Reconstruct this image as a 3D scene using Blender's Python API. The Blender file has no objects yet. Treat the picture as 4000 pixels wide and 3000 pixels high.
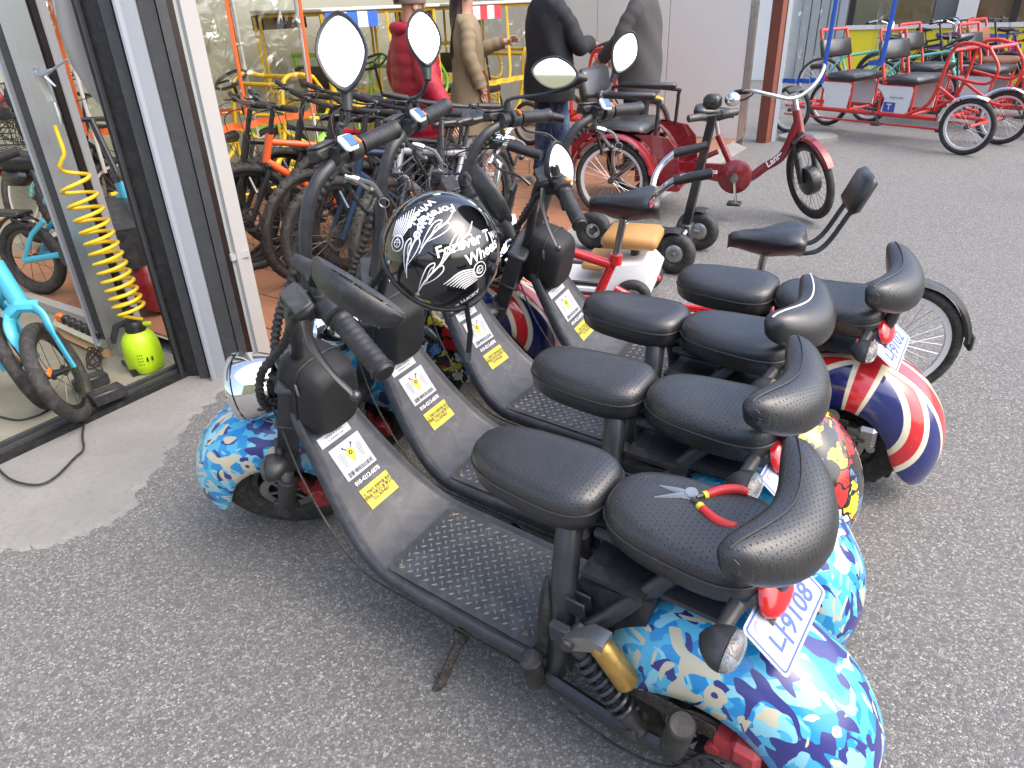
import bpy, bmesh, math, random
from mathutils import Vector, Matrix
random.seed(7)
sc = bpy.context.scene
COL = sc.collection
# ---------------------------------------------------------------- camera, world, sun
F, PITCH, ROLL, H = 2796.228, math.radians(28.205), math.radians(2.2603), 1.55
cam = bpy.data.objects.new('camera', bpy.data.cameras.new('camera')); COL.objects.link(cam); sc.camera = cam
_fw = Vector((0, math.cos(PITCH), -math.sin(PITCH))); _up = Vector((0, math.sin(PITCH), math.cos(PITCH))); _rt = Vector((1, 0, 0))
_R = _rt*math.cos(ROLL) - _up*math.sin(ROLL); _U = _rt*math.sin(ROLL) + _up*math.cos(ROLL)
cam.matrix_world = Matrix(((_R.x, _U.x, -_fw.x, 0), (_R.y, _U.y, -_fw.y, 0), (_R.z, _U.z, -_fw.z, H), (0, 0, 0, 1)))
cam.data.sensor_width = 36; cam.data.lens = F/4000*36; cam.data.clip_start = .02; cam.data.clip_end = 500
sc.render.resolution_x = 1024; sc.render.resolution_y = 768
w = bpy.data.worlds.new('World'); sc.world = w; w.use_nodes = True
SUN_EL, SUN_AZ = math.radians(52), math.radians(118)      # azimuth clockwise from +Y (to the right, behind the camera)
wn = w.node_tree.nodes; bg = wn['Background']; sky = wn.new('ShaderNodeTexSky'); sky.sky_type = 'NISHITA'; sky.sun_disc = False
sky.sun_elevation = SUN_EL; sky.sun_rotation = SUN_AZ; sky.air_density = 1.0; sky.dust_density = 4.0; sky.ozone_density = 1.0
w.node_tree.links.new(sky.outputs[0], bg.inputs[0]); bg.inputs[1].default_value = .15
sun = bpy.data.objects.new('sun', bpy.data.lights.new('sun', 'SUN')); COL.objects.link(sun)
sun.data.energy = .5; sun.data.angle = math.radians(110); sun.data.color = (1, .96, .9)
_sd = Vector((math.sin(SUN_AZ)*math.cos(SUN_EL), math.cos(SUN_AZ)*math.cos(SUN_EL), math.sin(SUN_EL)))
sun.rotation_euler = _sd.to_track_quat('Z', 'Y').to_euler(); sun.location = (6, -6, 9)
sc.view_settings.view_transform = 'Standard'; sc.view_settings.look = 'None'; sc.view_settings.gamma = 1; sc.view_settings.exposure = 1.66
sc.view_settings.use_curve_mapping = False
sc.render.engine = 'CYCLES'; sc.cycles.use_denoising = True; sc.cycles.max_bounces = 6; sc.cycles.transparent_max_bounces = 12; sc.cycles.use_adaptive_sampling = True; sc.cycles.adaptive_threshold = .015
sc.cycles.caustics_reflective = False; sc.cycles.caustics_refractive = False; sc.cycles.sample_clamp_indirect = 6

def ray(u, v):
    a, b = (u-2000)/F, (v-1500)/F
    x = a*math.cos(ROLL) - b*math.sin(ROLL); y = -a*math.sin(ROLL) - b*math.cos(ROLL)
    return _rt*x + _up*y + _fw
def un(u, v, z=0.):            # point of a picture sample on the level z (survey of the place)
    d = ray(u, v); return Vector((0, 0, H)) + d*((z-H)/d.z)
def at(u, v, Y):
    d = ray(u, v); return Vector((0, 0, H)) + d*(Y/d.y)
# ---------------------------------------------------------------- mesh helpers
V = Vector
def T(x=0, y=0, z=0): return Matrix.Translation((x, y, z))
def R(ax, deg): return Matrix.Rotation(math.radians(deg), 4, ax)
def aim(o, z, x=(1, 0, 0)):
    z = V(z).normalized(); x = V(x); x = x - z*x.dot(z)
    if x.length < 1e-5: x = z.orthogonal()
    x.normalize(); y = z.cross(x)
    return Matrix(((x.x, y.x, z.x, o[0]), (x.y, y.y, z.y, o[1]), (x.z, y.z, z.z, o[2]), (0, 0, 0, 1)))
def spline(P, n=6):            # Catmull-Rom through the points
    P = [V(p) for p in P]; Q = [P[0]*2-P[1]] + P + [P[-1]*2-P[-2]]; out = []
    for i in range(1, len(Q)-2):
        a, b, c, d = Q[i-1:i+3]
        for k in range(n):
            t = k/n; out.append(.5*((2*b)+(c-a)*t+(2*a-5*b+4*c-d)*t*t+(3*b-a-3*c+d)*t**3))
    return out + [P[-1]]
class MB:
    def __init__(s): s.v = []; s.f = []; s.uv = {}
    def add(s, vs, fs, M=None):
        b = len(s.v)
        s.v += [tuple(M @ V(p)) for p in vs] if M is not None else [tuple(p) for p in vs]
        s.f += [tuple(b+i for i in f) for f in fs]; return s
    def loft(s, rings, closed=True, caps=True, M=None, loop=False):
        n = len(rings[0]); vs = [p for r in rings for p in r]; fs = []; m = len(rings)
        for i in range(m if loop else m-1):
            for j in range(n if closed else n-1):
                k = (j+1) % n; i2 = (i+1) % m
                fs.append((i*n+j, i*n+k, i2*n+k, i2*n+j))
        if caps and closed and not loop: fs += [tuple(range(n))[::-1], tuple(range((m-1)*n, m*n))]
        return s.add(vs, fs, M)
    def tube(s, P, r, seg=8, caps=True, loop=False, sx=1., M=None):
        P = [V(p) for p in P]; n = len(P); rr = r if isinstance(r, (list, tuple)) else [r]*n; rings = []; u = None
        for i, p in enumerate(P):
            if loop: t = P[(i+1) % n]-P[i-1]
            else: t = P[min(i+1, n-1)]-P[max(i-1, 0)]
            t = t.normalized() if t.length > 1e-9 else V((0, 0, 1))
            if u is None: u = t.orthogonal().normalized() if abs(t.z) > .9 else t.cross(V((0, 0, 1))).normalized()
            u = (u - t*u.dot(t)).normalized(); w_ = t.cross(u)
            rings.append([p + (u*math.cos(a)*sx + w_*math.sin(a))*rr[i] for a in (2*math.pi*k/seg for k in range(seg))])
        return s.loft(rings, True, caps, M, loop)
    def lathe(s, prof, M=None, seg=20, closed=False):   # profile (radius, z) around local Z
        rings = [[(r*math.cos(a), r*math.sin(a), z) for r, z in prof] for a in (2*math.pi*k/seg for k in range(seg))]
        return s.loft(rings, closed, False, M, True)
    def cyl(s, a, b, r, seg=12, r2=None): return s.tube([a, b], [r, r if r2 is None else r2], seg)
    def hull(s, pts, M=None):
        bm = bmesh.new(); [bm.verts.new(p) for p in pts]; bmesh.ops.convex_hull(bm, input=bm.verts)
        bmesh.ops.dissolve_limit(bm, angle_limit=.01, verts=bm.verts, edges=bm.edges)
        bm.verts.index_update(); vs = [v.co[:] for v in bm.verts]; fs = [[v.index for v in f.verts] for f in bm.faces]; bm.free()
        return s.add(vs, fs, M)
    def box(s, c, d, M=None, b=0.):
        x, y, z = (k/2 for k in d)
        if b <= 0:
            vs = [(c[0]+i*x, c[1]+j*y, c[2]+k*z) for i in (-1, 1) for j in (-1, 1) for k in (-1, 1)]
            return s.add(vs, [(0, 1, 3, 2), (4, 6, 7, 5), (0, 4, 5, 1), (2, 3, 7, 6), (0, 2, 6, 4), (1, 5, 7, 3)], M)
        p = []
        for i in (-1, 1):
            for j in (-1, 1):
                for k in (-1, 1):
                    for e in ((0, 1, 1), (1, 0, 1), (1, 1, 0)):
                        p.append((c[0]+i*(x-b*e[0]), c[1]+j*(y-b*e[1]), c[2]+k*(z-b*e[2])))
        return s.hull(p, M)
    def ell(s, c, r, M=None, seg=16, rings=10):
        pr = [(math.sin(math.pi*i/rings), -math.cos(math.pi*i/rings)) for i in range(rings+1)]
        S = (M or Matrix()) @ T(*c) @ Matrix.Diagonal((*r, 1)) if not isinstance(r, (int, float)) else (M or Matrix()) @ T(*c) @ Matrix.Scale(r, 4)
        return s.lathe(pr, S, seg)
    def ext(s, poly, d, M=None):   # 2-D outline extruded along local Z from 0 to d
        n = len(poly); vs = [(x, y, 0) for x, y in poly] + [(x, y, d) for x, y in poly]
        fs = [tuple(range(n))[::-1], tuple(range(n, 2*n))] + [(i, (i+1) % n, n+(i+1) % n, n+i) for i in range(n)]
        return s.add(vs, fs, M)
    def mesh(s, name, smooth=40, uvf=None):
        me = bpy.data.meshes.new(name); me.from_pydata(s.v, [], s.f); me.validate()
        bm = bmesh.new(); bm.from_mesh(me); bmesh.ops.remove_doubles(bm, verts=bm.verts, dist=1e-6); bmesh.ops.recalc_face_normals(bm, faces=bm.faces); bm.to_mesh(me); bm.free()
        if smooth:
            me.polygons.foreach_set('use_smooth', [True]*len(me.polygons)); me.set_sharp_from_angle(angle=math.radians(smooth))
        if uvf:
            l = me.uv_layers.new(name='UVMap')
            for lp in me.loops: l.data[lp.index].uv = uvf(me.vertices[lp.vertex_index].co)
        return me
    def build(s, name, m, parent=None, smooth=40, M=None, uvf=None):
        return obj(name, s.mesh(name, smooth, uvf), m, parent, M)
def obj(name, me, m=None, parent=None, M=None):
    o = bpy.data.objects.new(name, me); COL.objects.link(o)
    if m is not None:
        if not me.materials: me.materials.append(m)
        elif me.materials[0] is not m:
            o.material_slots[0].link = 'OBJECT'; o.material_slots[0].material = m
    if parent is not None: o.parent = parent
    if M is not None: o.matrix_local = M
    return o
def thing(name, label, cat, loc=(0, 0, 0), rz=0., group=None, M=None):
    o = bpy.data.objects.new(name, None); COL.objects.link(o); o.empty_display_size = .1
    if M is not None: o.matrix_world = M
    else: o.location = loc; o.rotation_euler = (0, 0, math.radians(rz))
    return tag(o, label, cat, group)
def tag(o, label, cat, group=None):
    o['label'] = label; o['category'] = cat
    if group: o['group'] = group
    return o
def struct(o): o['kind'] = 'structure'; return o
def dup(o, parent=None):
    c = o.copy(); COL.objects.link(c)
    if parent is not None: c.parent = parent
    for ch in list(o.children): dup(ch, c)
    return c
_tx = {}
def text(name, st, size, m, parent=None, M=None, warp=None, ax='CENTER', bold=.0, sx=1., shear=0.):
    key = (st, size, ax, bold, sx, shear)
    cu = bpy.data.curves.new('t', 'FONT'); cu.body = st; cu.size = size; cu.align_x = ax; cu.align_y = 'CENTER'; cu.offset = bold; cu.resolution_u = 3; cu.shear = shear
    o = bpy.data.objects.new('t', cu); COL.objects.link(o); bpy.context.view_layer.update()
    dg = bpy.context.evaluated_depsgraph_get(); me = bpy.data.meshes.new_from_object(o.evaluated_get(dg)); bpy.data.objects.remove(o); bpy.data.curves.remove(cu)
    me.materials.clear(); me.name = name
    for v in me.vertices: v.co.x *= sx
    if warp:
        bm = bmesh.new(); bm.from_mesh(me); bmesh.ops.triangulate(bm, faces=bm.faces)
        bmesh.ops.subdivide_edges(bm, edges=[e for e in bm.edges if e.calc_length() > size*.25], cuts=1); bm.to_mesh(me); bm.free()
        for v in me.vertices: v.co = warp(v.co)
    return obj(name, me, m, parent, M)
# ---------------------------------------------------------------- materials
class NB:                      # small node builder
    def __init__(s, name):
        s.m = bpy.data.materials.new(name); s.m.use_nodes = True; s.t = s.m.node_tree; s.n = s.t.nodes; s.b = s.n['Principled BSDF']; s.out = s.n['Material Output']
        s._o = None
    def nd(s, typ, **k):
        x = s.n.new(typ)
        for a, b in k.items(): setattr(x, a, b)
        return x
    def link(s, a, b): s.t.links.new(a, b)
    def obj(s, k=3):
        if s._o is None: s._o = s.nd('ShaderNodeTexCoord')
        return s._o.outputs[k]
    def sset(s, sock, v):
        if hasattr(v, 'is_output'): s.link(v, sock)
        else: sock.default_value = v
    def math(s, op, a, b=0., c=None):
        x = s.nd('ShaderNodeMath', operation=op); s.sset(x.inputs[0], a); s.sset(x.inputs[1], b)
        if c is not None: s.sset(x.inputs[2], c)
        return x.outputs[0]
    def noise(s, scale, detail=3., rough=.55, dist=0., vec=None, off=None):
        x = s.nd('ShaderNodeTexNoise'); x.inputs['Scale'].default_value = scale; x.inputs['Detail'].default_value = detail; x.inputs['Roughness'].default_value = rough; x.inputs['Distortion'].default_value = dist
        vec = vec or s.obj()
        if off:
            a = s.nd('ShaderNodeVectorMath', operation='ADD'); s.link(vec, a.inputs[0]); a.inputs[1].default_value = off; vec = a.outputs[0]
        s.link(vec, x.inputs['Vector']); return x.outputs['Fac']
    def voro(s, scale, feat='F1', out='Distance', vec=None, rnd=1.):
        x = s.nd('ShaderNodeTexVoronoi', feature=feat); x.inputs['Scale'].default_value = scale; x.inputs['Randomness'].default_value = rnd; s.link(vec or s.obj(), x.inputs['Vector']); return x.outputs[out]
    def ramp(s, fac, stops, interp='LINEAR'):
        x = s.nd('ShaderNodeValToRGB'); x.color_ramp.interpolation = interp; e = x.color_ramp.elements
        while len(e) < len(stops): e.new(.5)
        for i, (p, c) in enumerate(stops): e[i].position = p; e[i].color = (*c, 1) if len(c) == 3 else c
        s.link(fac, x.inputs[0]); return x.outputs[0]
    def mix(s, fac, a, b, blend='MIX'):
        x = s.nd('ShaderNodeMix', data_type='RGBA', blend_type=blend); s.sset(x.inputs[0], fac)
        for k, v in ((6, a), (7, b)):
            if hasattr(v, 'is_output'): s.link(v, x.inputs[k])
            else: x.inputs[k].default_value = (*v, 1)
        return x.outputs[2]
    def step(s, v, lo, hi):
        x = s.nd('ShaderNodeMapRange', clamp=True); s.sset(x.inputs[0], v); x.inputs[1].default_value = lo; x.inputs[2].default_value = hi; return x.outputs[0]
    def xyz(s, vec): x = s.nd('ShaderNodeSeparateXYZ'); s.link(vec, x.inputs[0]); return x.outputs
    def comb(s, a, b, c=0.):
        x = s.nd('ShaderNodeCombineXYZ'); [s.sset(x.inputs[i], v) for i, v in enumerate((a, b, c))]; return x.outputs[0]
    def bump(s, h, dist, strength=1.):
        x = s.nd('ShaderNodeBump'); x.inputs['Strength'].default_value = strength; x.inputs['Distance'].default_value = dist; s.link(h, x.inputs['Height'])
        if s.b.inputs['Normal'].is_linked: s.link(s.b.inputs['Normal'].links[0].from_socket, x.inputs['Normal'])
        s.link(x.outputs[0], s.b.inputs['Normal'])
    def set(s, **k):
        for a, v in k.items():
            i = s.b.inputs[{'col': 'Base Color', 'rough': 'Roughness', 'metal': 'Metallic', 'coat': 'Coat Weight', 'spec': 'Specular IOR Level', 'trans': 'Transmission Weight', 'alpha': 'Alpha', 'ior': 'IOR', 'crough': 'Coat Roughness', 'sheen': 'Sheen Weight', 'emit': 'Emission Color', 'estr': 'Emission Strength'}[a]]
            if hasattr(v, 'is_output'): s.link(v, i)
            elif a in ('col', 'emit'): i.default_value = (*v, 1)
            else: i.default_value = v
        return s
def mt(name, col, rough=.5, metal=0., var=.18, vs=9., bump=0., bs=80., coat=0., dust=0., spec=.5, rv=.12, dcol=(.28, .26, .23)):
    b = NB(name); n = b.noise(vs, 5., .6)
    c = b.mix(n, tuple(x*(1-var) for x in col), tuple(min(1, x*(1+var)) for x in col))
    if dust > 0:
        d = b.math('MULTIPLY', b.step(b.noise(vs*2.3, 8., .7, 1.), .46, .78), dust); c = b.mix(d, c, dcol)
    r_ = b.nd('ShaderNodeMapRange'); b.link(b.noise(vs*3, 4.), r_.inputs[0]); r_.inputs[3].default_value = max(.02, rough-rv); r_.inputs[4].default_value = min(1, rough+rv)
    b.set(col=c, metal=metal, coat=coat, spec=spec, rough=r_.outputs[0])
    if bump: b.bump(b.noise(bs, 4.), bump)
    return b.m
# ---------------------------------------------------------------- material library
K = {}
K['black'] = mt('black_frame_paint', (.028, .030, .035), .34, dust=.22, dcol=(.14, .14, .14))
K['plastic'] = mt('black_plastic', (.020, .021, .023), .40, dust=.18, bump=.0004, bs=500)
K['shield'] = mt('scuffed_panel_plastic', (.042, .045, .052), .42, dust=.38, vs=6, bump=.0004, bs=350, dcol=(.19, .195, .21))
K['rubber'] = mt('rubber', (.015, .015, .015), .6, dust=.22, vs=14)
K['tyre'] = mt('tyre_rubber', (.022, .021, .020), .78, dust=.5, vs=10, bump=.001, bs=120, dcol=(.16, .145, .125))
K['grip'] = mt('grip_rubber', (.013, .013, .014), .45, dust=.1)
K['chrome'] = mt('chrome', (.82, .83, .84), .05, 1., var=.04, rv=.04)
K['steel'] = mt('grey_steel', (.42, .42, .42), .38, 1., dust=.3)
K['alu'] = mt('aluminium', (.62, .63, .64), .33, 1., var=.08)
K['darksteel'] = mt('dark_steel', (.07, .07, .07), .45, .6, dust=.4)
K['rust'] = mt('rusty_steel', (.04, .030, .025), .75, .3, var=.5, vs=30, dust=.5)
K['bag'] = mt('bag_cloth', (.014, .014, .015), .6, bump=.0005, bs=900, var=.1)
K['plate'] = mt('tread_plate_rubber', (.050, .052, .056), .40, dust=.5, vs=7, dcol=(.17, .175, .185))
K['white'] = mt('white_plastic', (.78, .79, .80), .4, var=.05, dust=.12)
K['whitemetal'] = mt('white_rim', (.72, .72, .73), .35, .2, var=.06, dust=.15)
K['gold'] = mt('gold_canister', (.52, .33, .10), .35, .8, var=.2, vs=25, dust=.45, dcol=(.03, .03, .03))
K['redcal'] = mt('red_caliper', (.40, .035, .04), .5, dust=.4, dcol=(.2, .15, .14))
K['sticker'] = mt('white_sticker', (.44, .455, .49), .42, var=.04)
K['label'] = mt('grey_label', (.52, .53, .56), .5, var=.2, vs=60)
K['yellowst'] = mt('yellow_sticker', (.62, .52, .04), .42, var=.08)
K['ink'] = mt('black_ink', (.012, .012, .014), .5, var=0)
K['inkw'] = mt('white_ink', (.80, .80, .82), .5, var=.05)
K['inkblue'] = mt('plate_blue', (.05, .10, .42), .45, var=.15, vs=60)
K['platew'] = mt('plate_white', (.42, .45, .50), .38, var=.05, dust=.10, vs=20)
K['lensred'] = mt('red_lens', (.55, .015, .02), .14, coat=.6, var=.15)
K['orange'] = mt('orange_plastic', (.85, .18, .03), .35, var=.1)
K['green'] = mt('green_plastic', (.05, .5, .15), .4, var=.1)
K['lcd'] = mt('lcd', (.05, .13, .26), .15, var=.25, vs=40)
K['hosing'] = mt('lamp_housing', (.11, .13, .12), .55, dust=.3)
b = NB('clear_lens'); b.set(col=(.72, .73, .72), rough=.08, trans=.85, coat=.3); b.bump(b.noise(160, 1.), .002); K['clear'] = b.m
b = NB('mirror_glass'); b.set(col=(.90, .92, .94), metal=1., rough=.02); K['mirror'] = b.m
# perforated leather: the pillow is unwrapped in its UV map, one unit is a metre
b = NB('perforated_leather'); uv = b.xyz(b.obj(2))
g = .0112
fx = b.math('SUBTRACT', b.math('FRACT', b.math('DIVIDE', uv[0], g)), .5)
row = b.math('MULTIPLY', b.math('FLOOR', b.math('DIVIDE', uv[0], g)), .5)
fy = b.math('SUBTRACT', b.math('FRACT', b.math('ADD', b.math('DIVIDE', uv[1], g), row)), .5)
dd = b.math('SQRT', b.math('ADD', b.math('MULTIPLY', fx, fx), b.math('MULTIPLY', fy, fy)))
hole = b.step(dd, .15, .07)
bc = b.mix(b.noise(14, 6., .65), (.012, .012, .0135), (.024, .025, .027)); bc = b.mix(b.math('MULTIPLY', b.step(b.noise(26, 8., .7), .55, .8), .25), bc, (.10, .095, .085))
b.set(col=b.mix(b.math('MULTIPLY', hole, .75), bc, (.004, .004, .004)), rough=b.nd('ShaderNodeMapRange').outputs[0])
mr = b.b.inputs['Roughness'].links[0].from_node; b.link(b.noise(22, 5.), mr.inputs[0]); mr.inputs[3].default_value = .24; mr.inputs[4].default_value = .40; b.set(spec=.85)
b.bump(b.noise(420, 3.), .0007); b.bump(b.math('MULTIPLY', hole, -1.), .0016); b.bump(b.noise(16, 3.), .003, .3); K['perf'] = b.m
b = NB('smooth_leather'); b.set(col=b.mix(b.noise(12, 5.), (.013, .013, .0145), (.025, .025, .027)), rough=.32, spec=.8); b.bump(b.noise(500, 3.), .0004); b.bump(b.noise(14, 3.), .004, .5); K['leather'] = b.m
# fender paints: u runs along the wheel (metres), v across
def camo(name, seed):
    b = NB(name); c = b.obj(2); sc_ = b.nd('ShaderNodeMapping'); b.link(c, sc_.inputs[0]); sc_.inputs['Scale'].default_value = (.75, 1.25, 1); sc_.inputs['Location'].default_value = (seed, seed*.7, 0); v = sc_.outputs[0]
    def lay(scale, lo, off, dist=1.4): return b.step(b.noise(scale, 1.2, .4, dist, vec=v, off=off), lo, lo+.006)
    col = b.mix(lay(12, .50, (3, 1, 0)), (.016, .25, .56), (.07, .42, .64))
    col = b.mix(lay(15, .56, (9, 4, 2)), col, (.25, .57, .68))
    col = b.mix(lay(11, .565, (1.5, 7, 5), 1.8), col, (.034, .036, .19))
    col = b.mix(lay(13, .605, (6, 2.4, 8), 1.8), col, (.56, .51, .37))
    scr = b.math('MULTIPLY', b.step(b.noise(190, 2., .5, 3.), .74, .78), .35); col = b.mix(scr, col, (.7, .75, .78))
    b.set(col=col, rough=.26, coat=.35, crough=.14); b.bump(b.noise(14, 2.), .003, .35); return b.m
K['camo'] = camo('blue_camouflage_paint', 0.); K['camo2'] = camo('blue_camouflage_wrap', 2.3)
b = NB('union_flag_paint'); uv = b.xyz(b.obj(2)); W_, H_ = .36, .175
A = b.math('ABSOLUTE', uv[0]); B = b.math('ABSOLUTE', uv[1]); mn = b.math('MINIMUM', A, B)
dg = b.math('ABSOLUTE', b.math('SUBTRACT', b.math('MULTIPLY', A, H_/math.hypot(W_, H_)), b.math('MULTIPLY', B, W_/math.hypot(W_, H_))))
e = .0012
col = b.mix(b.step(dg, .040+e, .040-e), (.018, .024, .135), (.80, .73, .54)); col = b.mix(b.step(dg, .021+e, .021-e), col, (.62, .022, .030))
col = b.mix(b.step(mn, .046+e, .046-e), col, (.80, .73, .54)); col = b.mix(b.step(mn, .029+e, .029-e), col, (.62, .022, .030))
col = b.mix(b.math('MULTIPLY', b.step(b.noise(60, 6., .7), .62, .75), .25), col, (.62, .58, .52))
b.set(col=col, rough=.2, coat=.7, crough=.08); K['flag'] = b.m
b = NB('graffiti_paint'); c = b.obj(2); nv = b.nd('ShaderNodeTexNoise'); nv.inputs['Scale'].default_value = 20; b.link(c, nv.inputs['Vector']); mv = b.nd('ShaderNodeMix', data_type='VECTOR'); mv.inputs[0].default_value = .08; b.link(c, mv.inputs[4]); b.link(nv.outputs['Color'], mv.inputs[5]); v = mv.outputs[1]
cell = b.xyz(b.voro(19, 'F1', 'Color', v)); col = b.ramp(cell[0], [(0, (.62, .03, .03)), (.2, (.85, .70, .04)), (.42, (.02, .02, .02)), (.56, (.80, .78, .70)), (.68, (.10, .22, .50)), (.8, (.85, .70, .04)), (.92, (.85, .30, .03))], 'CONSTANT')
ed = b.voro(19, 'DISTANCE_TO_EDGE', 'Distance', v); col = b.mix(b.step(ed, .075, .06), col, (.012, .012, .012))
ln = b.math('ABSOLUTE', b.math('SUBTRACT', b.noise(34, 1., .5, 1.5, vec=c), .5)); col = b.mix(b.step(ln, .018, .012), col, (.012, .012, .012)); 
b.set(col=col, rough=.2, coat=.7); K['graffiti'] = b.m
K['ebblue'] = mt('sky_blue_paint', (.06, .40, .56), .35, coat=.3, var=.08)
K['maroon'] = mt('maroon_paint', (.19, .008, .014), .25, coat=.6, var=.2, vs=5, dust=.10, dcol=(.45, .3, .3))
K['red'] = mt('red_paint', (.60, .020, .025), .28, coat=.5, var=.12, dust=.06)
K['scarlet'] = mt('scarlet_paint', (.60, .022, .014), .35, coat=.3, var=.12, dust=.08)
K['teal'] = mt('mint_paint', (.16, .56, .47), .4, var=.08)
K['yellow'] = mt('yellow_paint', (.78, .52, .025), .4, var=.12)
K['lime'] = mt('lime_paint', (.28, .60, .07), .4, var=.1)
K['orangep'] = mt('orange_paint', (.80, .13, .03), .35, coat=.3, var=.1)
K['navy'] = mt('navy_paint', (.014, .035, .075), .35, coat=.3)
K['mtb'] = mt('black_bike_paint', (.014, .014, .016), .35, coat=.3, dust=.1)
K['silver'] = mt('silver_paint', (.5, .5, .52), .3, .6)
K['tan'] = mt('tan_vinyl', (.42, .22, .07), .5, var=.18, vs=6, bump=.0006, bs=200)
K['brownl'] = mt('brown_leather', (.20, .075, .04), .5)
K['panelgrey'] = mt('light_grey_panel', (.56, .55, .54), .5, var=.06)
K['spoke'] = mt('spoke_steel', (.55, .55, .56), .3, 1.)

K['screw'] = mt('brown_screw', (.16, .12, .08), .5, .6)
K['lever'] = mt('worn_lever', (.10, .10, .105), .35, .8, dust=.2)
K['smoke'] = mt('smoked_lens', (.03, .03, .032), .2, coat=.4)
K['bars'] = mt('worn_highlit_tread', (.21, .215, .22), .34, dust=.4, vs=9, dcol=(.24, .245, .25))  # worn lozenges; their edge highlights are also put into this paler colour
K['rubgrey'] = mt('grey_rubber', (.10, .10, .10), .8, dust=.4)
# ---------------------------------------------------------------- ground
b = NB('asphalt'); v1 = b.voro(150, 'F1', 'Color'); gr = b.xyz(v1); d1 = b.voro(150, 'DISTANCE_TO_EDGE')
stone = b.ramp(gr[0], [(0, (.060, .058, .055)), (.32, (.118, .116, .112)), (.66, (.188, .184, .175)), (.90, (.295, .288, .27)), (1, (.42, .41, .39))])
col = b.mix(b.step(d1, .10, .03), stone, (.065, .063, .060)); big = b.noise(1.3, 6., .6)
col = b.mix(b.math('ADD', b.math('MULTIPLY', big, .35), .12), col, (.215, .211, .203)); col = b.mix(b.math('MULTIPLY', b.step(b.noise(.8, 5., .6, .6), .56, .72), .28), col, (.085, .082, .078))
b.set(col=col, rough=.85); b.bump(b.math('ADD', b.math('MULTIPLY', d1, .6), b.math('MULTIPLY', gr[1], .35)), .004); K['asphalt'] = b.m
m = MB().add([(-60, -60, 0), (60, -60, 0), (60, 90, 0), (-60, 90, 0)], [(0, 1, 2, 3)])
struct(m.build('asphalt_ground', K['asphalt'], None, 0))
# ---------------------------------------------------------------- the place: apron, tiled shop floor, shop front
D_, N_ = V((.553, .833, 0)), V((.833, -.553, 0)); B0 = V((.55, 5.24, 0)); TZ = .06
def W(s, t, z=0.): return B0+D_*s-N_*t+V((0, 0, z))
b = NB('worn_concrete'); n1 = b.noise(3., 8., .65); n2 = b.noise(45, 6., .6); col = b.mix(n1, (.15, .146, .138), (.30, .293, .275)); col = b.mix(b.math('MULTIPLY', b.step(n2, .52, .72), .6), col, (.17, .17, .165)); b.set(col=col, rough=.88); b.bump(n2, .004); K['concrete'] = b.m
b = NB('stained_concrete'); n1 = b.noise(4., 8., .65, 1.); col = b.mix(n1, (.17, .16, .115), (.34, .32, .255)); b.set(col=col, rough=.55); b.bump(b.noise(30, 5.), .002); K['concrete2'] = b.m
b = NB('terracotta_tile'); oi = b.nd('ShaderNodeObjectInfo'); n1 = b.noise(7., 6., .6, 1., vec=b.nd('ShaderNodeNewGeometry').outputs['Position'])
col = b.mix(n1, (.21, .092, .048), (.40, .195, .115)); col = b.mix(b.math('MULTIPLY', oi.outputs['Random'], .35), col, (.32, .165, .10)); b.set(col=col, rough=.42); b.bump(n1, .003, .4); K['tile'] = b.m
K['grout'] = mt('tile_grout', (.34, .29, .24), .9, var=.2)
K['wallolive'] = mt('olive_grey_wall', (.44, .45, .36), .8, var=.05, vs=2); K['wallwhite'] = mt('off_white_panel', (.64, .645, .64), .55, var=.04, vs=2, dust=.06, dcol=(.4, .38, .34))
K['pillarw'] = mt('chipped_white_paint', (.38, .37, .36), .6, var=.06, vs=5, dust=.35, dcol=(.40, .34, .29)); K['greenish'] = mt('pale_green_paint', (.38, .43, .41), .55, var=.08, dust=.3, dcol=(.33, .28, .22))
K['postblk'] = mt('black_steel_post', (.012, .012, .014), .35, var=.2, dust=.12); K['postgrey'] = mt('dark_grey_profile', (.045, .048, .052), .4, dust=.1)
K['brownst'] = mt('dark_brown_paint', (.018, .007, .006), .4, dust=.05); K['alub'] = mt('brushed_aluminium', (.60, .59, .57), .30, .85, var=.12, vs=3, dust=.12, dcol=(.5, .48, .45)); K['aluw'] = mt('silver_blue_aluminium', (.40, .43, .48), .35, .3, var=.04, rv=.03)
K['rustcol'] = mt('rust_red_steel', (.19, .055, .034), .7, var=.25, vs=12); K['timber'] = mt('pine_timber', (.48, .30, .15), .7, var=.2, vs=14)
b = NB('window_glass'); g_ = b.nd('ShaderNodeBsdfGlossy'); g_.inputs['Roughness'].default_value = .02; tr = b.nd('ShaderNodeBsdfTransparent'); tr.inputs[0].default_value = (.96, .97, .96, 1); fr = b.nd('ShaderNodeFresnel'); fr.inputs[0].default_value = 1.45; mx = b.nd('ShaderNodeMixShader'); b.link(fr.outputs[0], mx.inputs[0]); b.link(tr.outputs[0], mx.inputs[1]); b.link(g_.outputs[0], mx.inputs[2]); b.link(mx.outputs[0], b.out.inputs[0]); K['glass'] = b.m
b = NB('clear_vinyl'); g_ = b.nd('ShaderNodeBsdfGlossy'); g_.inputs['Roughness'].default_value = .10; g_.inputs[0].default_value = (.95, .95, .92, 1); tr = b.nd('ShaderNodeBsdfTransparent'); tr.inputs[0].default_value = (.90, .90, .87, 1); mx = b.nd('ShaderNodeMixShader'); bp = b.nd('ShaderNodeBump'); bp.inputs['Distance'].default_value = .06; bp.inputs['Strength'].default_value = 1.
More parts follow.
